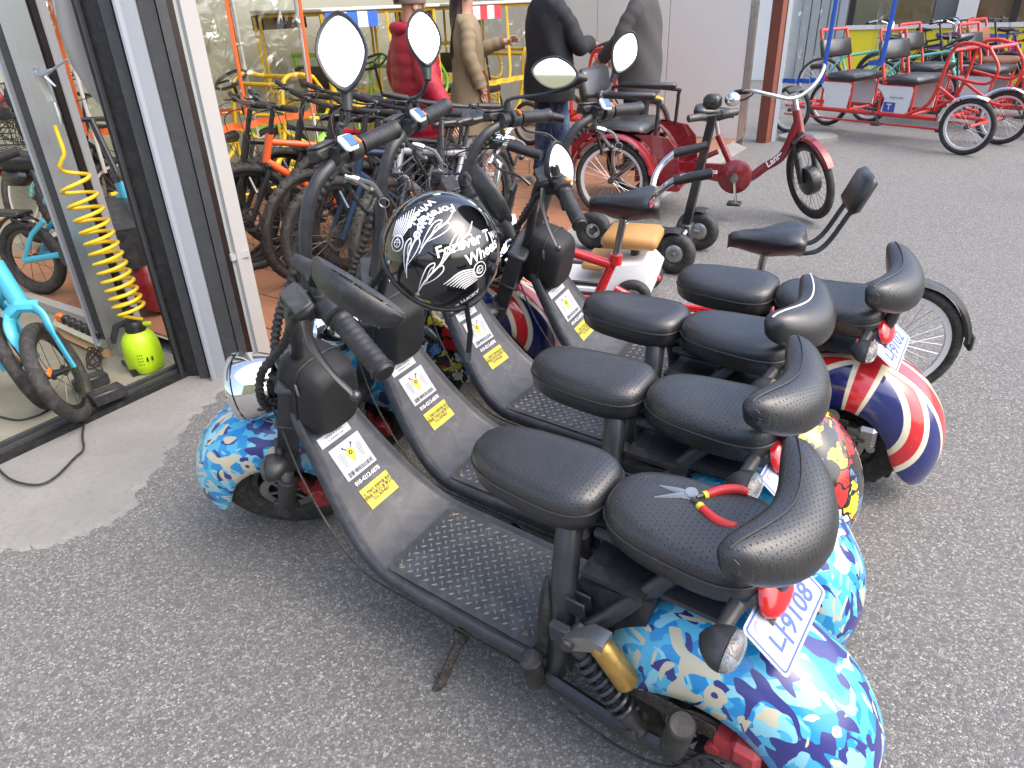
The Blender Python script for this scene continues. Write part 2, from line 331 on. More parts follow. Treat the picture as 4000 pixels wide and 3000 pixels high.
wv = b.noise(5., 2., .5, 1.0); b.link(wv, bp.inputs['Height']); b.link(bp.outputs[0], g_.inputs['Normal']); fc = b.math('ADD', b.math('MULTIPLY', b.step(b.noise(3.2, 3., .55, 2.), .56, .72), .34), .04); b.link(fc, mx.inputs[0]); b.link(tr.outputs[0], mx.inputs[1]); b.link(g_.outputs[0], mx.inputs[2]); b.link(mx.outputs[0], b.out.inputs[0]); K['vinyl'] = b.m
# apron of pale concrete with a ragged edge, 12 mm proud of the asphalt
edge = [un(-900, 2560), un(-300, 2260), un(0, 2140), un(160, 2125), un(330, 2080), un(470, 2000), un(520, 1950), un(545, 1880), un(600, 1830), un(640, 1760), un(690, 1700), un(720, 1640), un(800, 1580), un(850, 1520), un(960, 1480), un(1080, 1430)]
rag = []
for a, c in zip(edge, edge[1:]):
    for k in range(18): p = a.lerp(c, k/18); q = p.x*60+p.y*47; rag.append(p+V((.012*math.sin(q)+.007*math.sin(q*2.7)+random.uniform(-.004, .004), .012*math.sin(q*1.3+1)+random.uniform(-.004, .004), 0)))
poly = rag+[W(-2.55, .40), W(-2.94, .60), W(-9, .60)]
from mathutils.geometry import tessellate_polygon
m = MB().add([(p.x, p.y, .006) for p in poly], [tuple(f) for f in tessellate_polygon([[V((p.x, p.y, 0)) for p in poly]])])
m.loft([[(p.x, p.y, .006), (p.x+.022, p.y-.018, .0006)] for p in rag], False, False)
struct(m.build('concrete_apron', K['concrete'], None, 0))
m = MB().add([W(-9, .60, .020), W(-2.86, .60, .020), W(-2.86, 3.6, .020), W(-9, 3.6, .020)], [(0, 1, 2, 3)]); struct(m.build('workshop_floor', K['concrete2'], None, 0))
fl_ = MB().add([W(-2.80, 0, TZ-.008), W(4.0, 0, TZ-.008), W(4.0, 3.6, TZ-.008), W(-2.80, 3.6, TZ-.008)], [(0, 1, 2, 3)]); fo = struct(fl_.build('tiled_floor', K['grout'], None, 0))
ts, tl = .33, MB(); q = ts/2-.004; tl.hull([(sx*(q-e), sy*(q-e), z) for sx in (-1, 1) for sy in (-1, 1) for e, z in ((0, -.012), (0, -.002), (.003, 0))]); tme = tl.mesh('tile', 25)
ang = math.degrees(math.atan2(D_.y, D_.x)); nt = 0
cands = []
for i in range(21):
    for j in range(10):
        p = W(-2.62+i*ts, .02+ts/2+j*ts, TZ+.001)
        if p.y < 8.8 and -3.6 < p.x < 3.2: cands.append(p)
for p in sorted(cands, key=lambda p: p.y)[:290]: obj('tile', tme, K['tile'], fo, T(*p) @ R('Z', ang))
m = MB().add([W(-2.6, 0, TZ), W(3.7, 0, TZ), W(3.7, -.16, .002), W(-2.6, -.16, .002), W(-2.6, .004, TZ), W(3.7, .004, TZ)], [(0, 1, 2, 3)]); struct(m.build('floor_ramp', K['concrete'], None, 0))
m = MB().loft([[W(-2.80, t, TZ+.012), W(-2.86, t, TZ+.012), W(-2.86, t, 0), W(-2.80, t, 0)] for t in (1.15, 3.6)]); struct(m.build('floor_kerb', K['pillarw'], None, 0))
# sill of the sliding door: three rails
def rail(name, t0, t1, z, m_, par): return MB().loft([[W(s, t0, 0), W(s, t1, 0), W(s, t1, z), W(s, t0, z)] for s in (-9, -2.93)]).build(name, m_, par, 0)
shop = thing('bike_shop', 'open fronted bicycle rental shop with pale walls and a tiled floor', 'building')
sl = rail('door_sill', .565, .70, .030, K['postblk'], shop); rail('rail', .60, .612, .045, K['postgrey'], sl); rail('rail', .65, .662, .045, K['postgrey'], sl)
def slab(name, a, c, thick, z0, z1, m_, par):              # vertical slab between ground points a and c, thick away from the camera side
    a, c = V((a.x, a.y, 0)), V((c.x, c.y, 0)); e = (c-a).normalized(); k = V((-e.y, e.x, 0))*thick
    if k.y < 0: k = -k
    pts = [a, c, c+k, a+k]; return MB().loft([[p+V((0, 0, z0)) for p in pts], [p+V((0, 0, z1)) for p in pts]]).build(name, m_, par, 0)
HT = 3.0
slab('back_wall', W(-9, 3.6), W(3.9, 3.6), .1, 0, HT, K['wallolive'], shop)
for i in range(4): slab('wall_panel', W(3.87, .02+i*.9), W(3.87, .912+i*.9), .06, TZ, HT, K['wallwhite'], shop)
slab('corner_trim', W(3.865, -.05), W(3.865, .015), .07, 0, HT, K['alub'], shop)
rf = MB().loft([[W(-9, 1.3, z), W(4.1, 1.3, z), W(4.1, 3.8, z), W(-9, 3.8, z)] for z in (4.2, 4.35)]).build('shading_roof', K['panelgrey'], shop, 0)  # unseen roof added to shade the interior, raised and cut back for sky light
# jamb at the corner of the workshop door, left to right
def jamb(name, u0, v0, u1, v1, dep, m_, dy=0.):
    a, c = un(u0, v0), un(u1, v1); return slab(name, a+V((0, dy, 0)), c+V((0, dy, 0)), dep, 0, HT, m_, shop)
jamb('black_post', 700, 1475, 836, 1470, .10, K['postblk']); jamb('post_bead', 716, 1480, 722, 1480, .02, K['postgrey'], -.012); jamb('post_flange', 790, 1476, 826, 1474, .05, K['postgrey'], -.02)
jamb('silver_trim', 838, 1482, 846, 1482, .10, K['aluw'], -.03); jamb('silver_post', 846, 1478, 897, 1472, .10, K['aluw'], -.01)
jamb('grey_post', 899, 1470, 950, 1462, .09, K['postgrey']); jamb('grey_groove', 950, 1462, 954, 1461, .09, K['postblk'], .02); jamb('grey_post', 955, 1464, 985, 1456, .09, K['postgrey']); jamb('dark_edge', 985, 1455, 1004, 1450, .09, K['brownst'])
jamb('pale_flange', 1004, 1448, 1027, 1442, .05, K['greenish']); wp = jamb('white_pillar', 1027, 1446, 1070, 1420, .09, K['pillarw'], -.006)
a_ = un(1010, 1448); slab('pillar_band', un(1008, 1450)+V((0, -.012, 0)), un(1073, 1424)+V((0, -.012, 0)), .03, .56, .59, K['pillarw'], shop)
# inner frame of the partition with its glass pane
lp = un(452, 1400); rp = un(560, 1400)
jamb('frame_bead', 398, 1404, 406, 1404, .05, K['aluw'], -.02); jamb('aluminium_frame', 407, 1402, 442, 1398, .06, K['postgrey']); jamb('aluminium_frame', 443, 1400, 482, 1397, .06, K['alub'], -.012); jamb('aluminium_frame', 483, 1398, 543, 1392, .06, K['alub'], -.02); jamb('brown_strip', 544, 1394, 571, 1390, .05, K['brownst']); jamb('white_edge', 572, 1394, 577, 1394, .05, K['pillarw'], -.012)
cv = at(300, 0, 3.0)                                        # pale cloth bundle hanging inside the pane
rr = []
for uu, vv, w_ in ((292, -420, .10), (286, -150, .095), (282, 0, .09), (296, 120, .085), (325, 250, .062), (362, 350, .032), (392, 410, .006)):
    p = at(uu, vv, 3.25); rr.append([p+V((w_*math.cos(a)*.75, .06*w_/.1*math.sin(a)*(1+.2*math.sin(3*a)), 0)) for a in (2*math.pi*k/14 for k in range(14))])
tag(MB().loft(rr).build('hanging_cloth', K['pillarw'], None, 60), 'pale cloth hanging behind the black door post', 'cloth')
cl = thing('steel_column', 'rust red steel column with pine batten beside the white wall', 'column')
slab('column', un(2952, 556), un(2990, 560), .10, 0, HT, K['rustcol'], cl); slab('batten', un(2992, 553), un(3010, 552), .08, 0, HT, K['timber'], cl); slab('corner_trim', un(3011, 553), un(3028, 552), .06, 0, HT, K['aluw'], cl)
# ---------------------------------------------------------------- the four fat-tyre electric scooters
# local axes: x forward, y to the rider's left, z up; the ground is z = 0
AX, AZ, RX, RZ = .87, .232, -.60, .215
def fender(cx, cz, t0, t1, Rc, Re, wd, tc):
    rings = []; n = 46; ph = 14
    for i in range(n+1):
        s = i/n*2-1; th = math.radians((t0+t1)/2 + (t1-t0)/2*s); k = max(.02, (1-abs(s)**9))**.5
        ring = []
        for off, rng in ((0, range(-ph, ph+1)), (-.005, range(ph, -ph-1, -1))):
            for j in rng:
                q = j/ph*k*math.pi/2; y = wd*math.copysign(abs(math.sin(q))**.92, q); r = Re+(Rc-Re)*abs(math.cos(q))**.8+off
                y *= (1+off*8)
                ring.append((cx+r*math.cos(th), y, cz+r*math.sin(th)))
        rings.append(ring)
    m = MB().loft(rings)
    def uvf(c):
        th = math.atan2(c.z-cz, c.x-cx)
        if th < -math.pi/2: th += 2*math.pi
        r = math.hypot(c.x-cx, c.z-cz)
        return ((th-math.radians(tc))*Rc*.95, math.copysign(math.hypot(c.y, max(0, Rc-r)), c.y))
    return m.mesh('fender', 60, uvf)
def pillow(cx, a, w0, w1, zb, dip=.012, rise=0., e=.62):
    rings = []; N = 44
    for sc_, z in ((.80, -.088), (.93, -.086), (.985, -.076), (1.0, -.058), (1.004, -.040), (.992, -.026), (.95, -.012), (.88, -.003), (.74, .003), (.5, .004), (.25, .003), (.02, .002)):
        ring = []
        for k in range(N):
            t = 2*math.pi*k/N; ee = .74 if math.cos(t) > 0 else e; cs = math.copysign(abs(math.cos(t))**ee, math.cos(t)); sn = math.copysign(abs(math.sin(t))**ee, math.sin(t))
            w_ = w1+(w0-w1)*(cs+1)/2
            x = a*cs*sc_; y = w_*sn*sc_
            zz = z + (rise*max(0, -x/a)**2 - dip*(1-(x/a)**2) + .006*(1-(y/w_)**2) if z > -.03 else 0)
            ring.append((cx+x, y-.028, zb+zz))
        rings.append(ring)
    m = MB().loft(rings)
    def uvf(c):
        x, y = c.x-cx, c.y+.028; l = max(.001, math.hypot(x, y)); k = 1+max(0, zb-.012-c.z)/l
        return (x*k, y*k)
    seam = [(p[0], p[1]*1.005, p[2]+.003) for p in rings[4]]
    return m.mesh('seat', 50, uvf), MB().tube(seam, .0028, 6, loop=True).mesh('piping')
def tyre_mesh(cx, cz, Rr, wd, rin):
    pr = []
    for k in range(22):
        q = 2*math.pi*k/22; c, s = math.cos(q), math.sin(q)
        pr.append(((Rr+rin)/2+(Rr-rin)/2*math.copysign(abs(c)**.75, c), wd/2*math.copysign(abs(s)**.7, s)))
    m = MB().lathe(pr, T(cx, 0, cz) @ R('X', 90), 44, True)
    for k in range(26):                                     # shallow tread blocks round the shoulder
        for sy in (-1, 1):
            th = 2*math.pi*(k+.5*(sy > 0))/26; M = T(cx, 0, cz) @ R('Y', -math.degrees(th)) @ T(Rr-.004, sy*.045, 0) @ R('X', sy*28)
            m.box((0, 0, 0), (.012, .045, .016), M)
    return m.mesh('tyre', 50)
def build_scooter_meshes():
    S = {}
    # floor shell with leg shield, one lofted sheet with a rolled rim
    st = [(.572, .63, .078), (.545, .575, .088), (.50, .495, .102), (.45, .415, .120), (.40, .350, .135), (.35, .300, .147), (.30, .270, .154), (.25, .258, .157), (.10, .256, .158), (-.12, .256, .157), (-.22, .258, .150), (-.285, .262, .125)]
    P = spline([V((x, 0, z)) for x, z, _ in st], 4); Wd = spline([V((w_, 0, 0)) for *_, w_ in st], 4); rings = []
    for i, p in enumerate(P):
        t = (P[min(i+1, len(P)-1)]-P[max(i-1, 0)]).normalized(); n = V((-t.z, 0, t.x)); n = n if n.z > 0 else -n
        w_ = Wd[i].x; pr = [(0, 0), (.55, -.001), (w_-.018, 0), (w_-.012, .005), (w_-.006, .008), (w_-.001, .005), (w_+.003, -.010), (w_-.002, -.034), (w_-.03, -.038), (w_*.3, -.03)]
        pr = [(w_-.03 if y == .55 else y, h) for y, h in pr]
        ring = [p+V((0, y, 0))+n*h for y, h in pr]; ring += [p+V((0, -y, 0))+n*h for y, h in pr[:0:-1]]
        rings.append(ring)
    S['floorboard'] = MB().loft(rings).mesh('floorboard', 50)
    m = MB()                                                # rubber tread plate with raised lozenges
    x0, x1, yw, z = -.196, .276, .136, .2585; c = .006
    m.ext([(x0, -yw+c), (x0+c, -yw), (x1-c, -yw), (x1, -yw+c), (x1, yw-c), (x1-c, yw), (x0+c, yw), (x0, yw-c)], .003, T(0, 0, z)); S['tread_plate'] = m.mesh('tread_plate', 30)
    m = MB(); p = .0200; N_g = 26
    for i in range(-N_g, N_g+1):
        for j in range(-N_g, N_g+1):
            x, y = .04+(i-j)*p*.7071, (i+j)*p*.7071
            if not (x0+.011 < x < x1-.011 and abs(y) < yw-.011): continue
            M = T(x, y, z+.0028) @ R('Z', 45+(90 if (i+j) % 2 else 0)); l, w_, h = .0098, .0032, .0036
            m.add([(-l, 0, 0), (0, -w_, 0), (l, 0, 0), (0, w_, 0), (-l*.5, 0, h), (l*.5, 0, h)], [(0, 1, 4), (1, 2, 5), (1, 5, 4), (2, 3, 5), (3, 0, 4), (3, 4, 5)], M)
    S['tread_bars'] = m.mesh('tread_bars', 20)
    S['screw'] = MB().lathe([(0, .004), (.005, .004), (.0085, .0015), (.009, 0)], None, 10).mesh('screw', 30)
    m = MB()                                                # frame: rails, seat posts, rear struts, head tube
    for s in (-1, 1):
        m.tube(spline([(.42, s*.07, .30), (.30, s*.105, .225), (.0, s*.115, .215), (-.26, s*.125, .225)], 5), .018, 10)
        m.tube(spline([(-.240, s*.122, .20), (-.262, s*.120, .29), (-.273, s*.106, .44), (-.268, s*.080-.01, .55), (-.258, s*.050-.02, .615)], 6), .029, 14)
        m.tube([(-.285, s*.132, .345), (-.38, s*.105, .46), (-.50, s*.055-.02, .595)], .019, 10)
        m.tube([(-.312, s*.045-.025, .595), (-.62, s*.045-.025, .592)], .013, 8)
        m.box((-.312, s*.120, .462), (.05, .007, .045), b=.002); m.box((-.312, s*.095, .462), (.05, .007, .045), b=.002)
        m.box((-.30, s*.158, .415), (.05, .022, .05), b=.004)
    m.tube([(.58, 0, .50), (.66, 0, .74)], .032, 12); m.tube([(.42, 0, .30), (.60, 0, .58)], .03, 12)
    m.box((-.47, 0, .545), (.24, .13, .012)); m.cyl((-.24, -.15, .215), (-.24, .15, .215), .017)
    S['frame'] = m.mesh('frame')
    S['guard_strip'] = MB().tube(spline([(-.212, .128, .235), (-.232, .134, .32), (-.240, .126, .42), (-.240, .108, .50)], 5), [.010, .016, .021, .024, .026, .027, .028, .028, .028, .027, .026, .024, .021, .017, .012, .008], 8, sx=.6).mesh('guard_strip')
    m = MB().hull([(-.30, s*.085, z) for s in (-1, 1) for z in (.245, .50)] + [(-.47, s*.085, .54) for s in (-1, 1)] + [(-.42, s*.085, .245) for s in (-1, 1)]); m.box((-.36, .089, .34), (.05, .006, .12)); m.box((-.385, 0, .545), (.14, .19, .012)); S['battery_box'] = m.mesh('battery_box', 20)
    m = MB().box((.04, 0, .196), (.50, .19, .07), b=.012); S['underside_box'] = m.mesh('underside_box', 25)
    S['front_seat'], S['front_piping'] = pillow(-.152, .172, .086, .110, .695, .006)
    S['rear_seat'], S['rear_piping'] = pillow(-.490, .168, .096, .120, .695, .004, .012)
    m = MB().box((-.15, -.028, .606), (.24, .12, .018), b=.006); S['seat_pan'] = m.mesh('seat_pan'); S['rear_pan'] = MB().box((-.49, -.028, .606), (.26, .13, .018), b=.006).mesh('rear_pan')
    rings = []                                              # crescent back rest
    for i in range(33):
        s = -1+2*i/32; y = .165*s-.010; q = max(.0, 1-abs(s)**3.4)**.55; hh = .012+.047*q; tk = .010+.041*q; cx = -.694+.064*abs(s)**1.8; cz = .768+.034*s*s
        ring = []
        for k in range(20):
            a = 2*math.pi*k/20; c, n_ = math.cos(a), math.sin(a)
            ring.append((cx+tk*math.copysign(abs(c)**.7, c)+.30*hh*n_*(1 if n_ > 0 else .3), y, cz+hh*math.copysign(abs(n_)**.8, n_)))
        rings.append(ring)
    S['backrest'] = MB().loft(rings).mesh('backrest', 60, lambda c: (c.y*1.3, math.atan2(c.z-.775, c.x+.69)*.062))
    S['back_seam'] = MB().tube([V(r[5])+V((.0, 0, .0015)) for r in rings[1:-1]], .0022, 6).mesh('back_seam')
    S['back_bracket'] = MB().tube(spline([(-.52, .0, .60), (-.63, 0, .600), (-.668, 0, .63), (-.682, 0, .69), (-.69, 0, .75)], 5), .019, 10).mesh('back_bracket')
    S['rear_fender'] = fender(RX, RZ, 18, 205, .305, .165, .142, 100)
    S['front_fender'] = fender(AX, AZ, -14, 196, .292, .165, .135, 84)
    for s in (-1, 1): S['fender_stay'+('L' if s > 0 else 'R')] = MB().box((-.53, s*.135, .315), (.20, .006, .045), None, .002).mesh('fender_stay')
    S['rear_tyre'] = tyre_mesh(RX, RZ, .215, .20, .105); S['front_tyre'] = tyre_mesh(AX, AZ, .232, .20, .108)
    for nm, cx, cz in (('rear_rim', RX, RZ), ('front_rim', AX, AZ)):
        m = MB().lathe([(.0, -.085), (.05, -.085), (.06, -.05), (.09, -.04), (.10, -.075), (.118, -.08), (.118, .08), (.10, .075), (.09, .04), (.06, .05), (.05, .085), (0, .085)], T(cx, 0, cz) @ R('X', 90), 28)
        for k in range(5): m.box((.075, 0, 0), (.05, .085, .022), T(cx, 0, cz) @ R('Y', k*72))
        S[nm] = m.mesh(nm, 30)
    m = MB()
    S['brake_disc'] = None
    for nm, cx, cz in (('rear_disc', RX, RZ), ('front_disc', AX, AZ)):
        m = MB().lathe([(.062, .101), (.088, .101), (.088, .105), (.062, .105)], T(cx, 0, cz) @ R('X', -90), 30, True)
        for k in range(6): m.box((.045, .102, 0), (.05, .004, .012), T(cx, 0, cz) @ R('Y', k*60))
        for k in range(20): m.box((.075, .105, 0), (.006, .002, .006), T(cx, 0, cz) @ R('Y', k*18))
        S[nm] = m.mesh(nm, 30)
    m = MB().hull([(RX-.03-.055*a, .11+.035*b_, RZ+.055+.05*c) for a in (0, 1) for b_ in (0, 1) for c in (-.3, 1)]); m.box((RX-.09, .128, RZ+.075), (.06, .05, .09), R('Y', 0), .012); m.cyl((RX-.03, .15, RZ+.06), (RX-.03, .10, RZ+.06), .016); m.cyl((RX-.11, .15, RZ+.04), (RX-.11, .10, RZ+.04), .014); S['rear_caliper'] = m.mesh('caliper', 30)
    m = MB().box((AX-.10, .125, AZ-.02), (.055, .05, .075), b=.012); m.cyl((AX-.10, .155, AZ), (AX-.10, .09, AZ), .016); m.box((AX-.07, .12, AZ+.035), (.03, .02, .07), b=.004); m.cyl((AX-.12, .13, AZ-.06), (AX-.07, .13, AZ-.06), .012); S['front_caliper'] = m.mesh('caliper', 30)
    m = MB()
    for s in (-1, 1):
        m.tube([(-.24, s*.15, .205), (-.42, s*.152, .185), (RX, s*.150, RZ-.01)], [.024, .027, .024], 8, sx=.6); m.box((RX-.01, s*.15, RZ), (.10, .010, .055), b=.006); m.cyl((RX, s*.09, RZ), (RX, s*.168, RZ), .013); m.cyl((RX, s*.165, RZ), (RX, s*.178, RZ), .020, 6)
    S['swing_arm'] = m.mesh('swing_arm')
    a_, b_ = V((-.330, .160, .425)), V((-.470, .155, .225)); d = b_-a_; u = d.normalized(); e1 = u.orthogonal().normalized(); e2 = u.cross(e1)
    m = MB().cyl(a_, b_, .009); m.cyl(a_-u*.01, a_+u*.05, .020); m.cyl(b_-u*.045, b_+u*.012, .021); m.cyl(a_+V((0, -.03, 0)), a_+V((0, .028, 0)), .014); m.cyl(b_+V((0, -.03, 0)), b_+V((0, .026, 0)), .014)
    S['shock'] = m.mesh('shock')
    S['spring'] = MB().tube([a_+d*(.17+.68*t/84)+(e1*math.cos(t*.6)+e2*math.sin(t*.6))*.025 for t in range(85)], .0058, 6).mesh('spring')
    c0 = a_+V((-.062, .000, .030)); m = MB().tube([c0, c0+u*.012, c0+u*.015, c0+u*.105, c0+u*.112], [.020, .026, .026, .026, .022], 16); S['canister'] = m.mesh('canister', 30)
    m = MB().hull([c0+V((x, y, z)) for x in (-.02, .02) for y in (-.02, .02) for z in (0, .02)]+[a_+V((x, y, z)) for x in (-.012, .012) for y in (0, .02) for z in (-.012, .012)]); S['canister_mount'] = m.mesh('canister_mount')
    S['rear_peg'] = MB().tube([(-.560, .172, .255), (-.562, .176, .268), (-.585, .192, .385), (-.586, .193, .390)], [.020, .0265, .0265, .023], 16).mesh('foot_peg', 35)
    S['front_peg'] = MB().tube([(-.222, .170, .205), (-.226, .180, .300), (-.226, .181, .305)], [.022, .026, .020], 14).mesh('foot_peg', 35)
    m = MB().tube([(.035, .135, .150), (.055, .215, .045), (.066, .252, .008)], [.012, .013, .012], 8); m.box((.068, .256, .008), (.042, .036, .016), b=.004); m.lathe([(0, .014), (.014, .014), (.022, .006), (.022, -.012)], aim((.036, .142, .150), (0, 1, 0)), 10); m.tube([(.045, .185, .085), (.062, .215, .07), (.06, .235, .04)], .004, 5); S['kickstand'] = m.mesh('kickstand')
    # tail: lamp, indicators, plate
    m = MB().box((-.635, 0, .612), (.05, .10, .05), b=.012); m.box((-.675, 0, .58), (.02, .10, .02)); S['lamp_housing'] = m.mesh('lamp_housing')
    rings = []
    for t in range(7):
        q = t/6*math.pi/2; k = math.cos(q)**.6 if t < 6 else .03; x = -.660-.026*math.sin(q); rings.append([(x+.020*k*math.sin(a), .058*k*math.cos(a)*(1-.3*math.sin(a)), .622+.042*k*math.sin(a)) for a in (2*math.pi*j/20 for j in range(20))])
    S['tail_lamp'] = MB().loft(rings).mesh('tail_lamp', 60)
    def signal(x, y, z, fx, nm, sy=1):
        n = V((fx, 0, 0)); m = MB(); rr = []
        for t in range(9):
            q = t/8; k = math.sin(math.pi/2*min(1, q*1.08))**.6 if q > 0 else .05
            rr.append([(x-fx*(.052*(1-q)), y+sy*.048*k*math.cos(a)*(1 if math.cos(a)*sy > 0 else .8), z+.031*k*math.sin(a)) for a in (2*math.pi*j/16 for j in range(16))])
        m.loft(rr); m.tube([(x-fx*.025, y-sy*.02, z), (x-fx*.02, y-sy*.08, z+.012)], [.013, .016], 10); S[nm] = m.mesh(nm, 60)
        m = MB(); r2 = []
        for t in range(6):
            q = t/5*math.pi/2; k = max(.03, math.cos(q)**.7); r2.append([(x+fx*(.002+.022*math.sin(q)), y+sy*.047*k*math.cos(a)*(1 if math.cos(a)*sy > 0 else .8), z+.030*k*math.sin(a)) for a in (2*math.pi*j/16 for j in range(16))])
        S[nm+'_lens'] = m.loft(r2).mesh('lens', 60); S[nm+'_bulb'] = MB().ell((x+fx*.004, y, z), (.010, .013, .013), seg=10, rings=6).mesh('bulb')
    for s, t in ((1, 'L'), (-1, 'R')):
        signal(-.650, s*.168, .632, -1, 'rsig'+t, s); signal(.79, s*.205, .505, 1, 'fsig'+t, s)
    # front end, in the straight-ahead position
    m = MB(); fl = lambda z: AX-(z-AZ)*.4577
    for s in (-1, 1):
        y = s*.152
        m.tube([(fl(.185), y, .185), (fl(.20), y, .20), (fl(.36), y, .36), (fl(.365), y, .365)], [.020, .027, .029, .024], 14)
        m.cyl((AX, s*.09, AZ), (AX, s*.185, AZ), .013); m.box((AX, y, AZ), (.07, .022, .05), b=.006)
        S['fork_lower'+('L' if s > 0 else 'R')] = m.mesh('fork_lower'); m = MB()
    for s in (-1, 1): S['fork_tube'+('L' if s > 0 else 'R')] = MB().cyl((fl(.36), s*.152, .36), (fl(.47), s*.152, .47), .0185, 14).mesh('fork_tube')
    m = MB()
    for s in (-1, 1):
        y = s*.152
        m.tube([(fl(.425), y, .425), (fl(.43), y, .43), (fl(.50), y, .50)], [.022, .029, .029], 14)
        m.hull([(fl(z)+dx*.026, y+dy*.009, z+dx*.012) for z in (.46, .74) for dx in (-1, 1) for dy in (-1, 1)]); m.cyl((fl(.475)+.0, y, .475), (fl(.475), y+s*.024, .475), .022, 12)
    for z, h in ((.60, .022), (.735, .022)): m.box((0, 0, 0), (.075, .33, h), T(fl(z), 0, z) @ R('Y', -24.6), .008)
    S['fork_crown'] = m.mesh('fork_crown')
    hx, hz = .815, .622
    m = MB().lathe([(.0, -.120), (.022, -.117), (.044, -.108), (.063, -.093), (.079, -.070), (.090, -.042), (.097, -.008), (.099, .018), (.104, .020), (.104, .034), (.098, .040), (.092, .036)], aim((hx, 0, hz), (1, 0, .02)), 32); S['headlight'] = m.mesh('headlight', 50)
    S['headlight_lens'] = MB().lathe([(0, .054), (.04, .051), (.075, .044), (.094, .036)], aim((hx, 0, hz), (1, 0, .02)), 28).mesh('lens', 50)
    S['headlight_bracket'] = MB().tube([(fl(.66), 0, .66), (hx-.07, 0, hz)], .020, 10).mesh('headlight_bracket')
    for s, t in ((1, 'L'), (-1, 'R')):
        base, e0, gi, go = V((.628, s*.070, .735)), V((.447, s*.227, 1.09)), V((.354, s*.321, 1.09)), V((.275, s*.443, 1.047))
        S['bar'+t] = MB().tube(spline([base, base*.62+V((.50, s*.175, 1.02))*.38, V((.515, s*.160, 1.005)), V((.465, s*.205, 1.075)), V((.415, s*.258, 1.093)), gi, gi*.5+go*.5], 6), .0172, 14).mesh('handlebar_tube')
        d = (go-gi).normalized(); rg = []; pp = []
        for k in range(31):
            q = k/30; pp.append(gi+(go-gi)*q); rg.append(.0225+(.0012 if k % 3 == 1 else 0)+(.004 if k in (0, 1, 29, 30) else 0))
        S['grip'+t] = MB().tube([gi-d*.002]+pp, [.018]+rg, 14).mesh('grip', 50)
        S['gripcap'+t] = MB().tube([go, go+d*.006], [.024, .020], 14).mesh('grip_cap')
        m = MB().tube([gi-d*.055, gi-d*.050, gi-d*.012, gi-d*.008], [.020, .030, .030, .024], 14); S['switch'+t] = m.mesh('switch_pod', 40)
        up = V((0, 0, 1)); fo = V((1, 0, 0)); fo = (fo-d*fo.dot(d)).normalized(); un_ = fo.cross(d)*(-1 if fo.cross(d).z < 0 else 1)
        M = Matrix((( d.x, fo.x, un_.x, 0), (d.y, fo.y, un_.y, 0), (d.z, fo.z, un_.z, 0), (0, 0, 0, 1))); M.translation = gi-d*.085
        S['master'+t] = MB().box((0, .042, .012), (.075, .048, .030), M, .006).mesh('brake_reservoir'); S['mastercap'+t] = MB().box((0, .042, .031), (.068, .042, .008), M, .003).mesh('reservoir_cap')
        m = MB().box((.02, .02, -.008), (.035, .07, .014), M, .004); m.cyl(gi-d*.092, gi-d*.062, .0225, 14); S['clamp'+t] = m.mesh('lever_clamp')
        lp = spline([gi-d*.055+fo*.055, gi-d*.03+fo*.072-up*.035, gi-d*.0+fo*.070-up*.090, gi+d*.035+fo*.055-up*.150], 5)
        m = MB().tube(lp, [.021-.011*min(1, 1.5*i/len(lp)) for i in range(len(lp))], 8, sx=.45); m.ell(lp[-1], .0125, seg=10, rings=8); S['lever'+t] = m.mesh('brake_lever')
    # corrugated conduit and thin cables
    pth = spline([(.43, -.24, 1.075), (.52, -.18, 1.0), (.60, -.12, .88), (.68, -.09, .78), (.73, -.05, .68), (.72, .0, .60)], 26)
    S['conduit'] = MB().tube(pth, [.0125+.0028*math.sin(i*1.55) for i in range(len(pth))], 9).mesh('conduit', 70)
    pth = spline([(.40, .27, 1.07), (.49, .20, 1.02), (.58, .15, .90), (.70, .12, .78), (.75, .11, .66), (.72, .06, .58)], 26)
    S['conduit2'] = MB().tube(pth, [.0105+.0022*math.sin(i*1.55) for i in range(len(pth))], 9).mesh('conduit', 70)
    m = MB(); m.tube(spline([(.66, .08, .62), (.54, .130, .42), (.36, .166, .255), (.15, .160, .215), (-.25, .15, .20)], 6), .0030, 5); S['front_cable'] = m.mesh('brake_cable')
    m = MB().tube(spline([(-.24, .165, .20), (-.32, .175, .165), (-.45, .178, .15), (-.56, .178, .19), (-.62, .165, .275), (-.69, .155, .285)], 6), .0042, 6); S['rear_cable'] = m.mesh('brake_cable')
    # moulded bag on the stem (does not steer)
    def bagring(f, k):                                      # hexagonal outline, f = forward offset
        o = V((.548, 0, .640)); dn = V((.27, 0, -.963)); fw = V((.963, 0, .27)); out = []
        for yy, l in ((.058, -.135), (.082, -.085), (.086, .03), (.070, .078), (.040, .090)):
            out.append(o+dn*l*k+fw*f+V((0, yy*k, 0)))
        ring = out+[V((p.x, -p.y, p.z)) for p in out[::-1]]; ring = [p+V((0, -.006, 0)) for p in ring]
        for _ in range(2): ring = [q for i in range(len(ring)) for q in (ring[i].lerp(ring[(i+1) % len(ring)], .2), ring[i].lerp(ring[(i+1) % len(ring)], .8))]
        return ring
    S['bag'] = MB().loft([bagring(-.070, .70), bagring(-.068, .78), bagring(-.058, .88), bagring(-.040, .96), bagring(-.015, 1.0), bagring(.03, 1.02), bagring(.06, 1.0), bagring(.08, .93), bagring(.086, .85)]).mesh('bag', 60)
    zp = [p*1.0 for p in bagring(.004, 1.022)]; S['bag_zip'] = MB().tube(zp, .004, 6, loop=True).mesh('zip')
    S['zip_pull'] = MB().box((.520, .078, .715), (.010, .004, .036), None, .002).mesh('zip_pull')
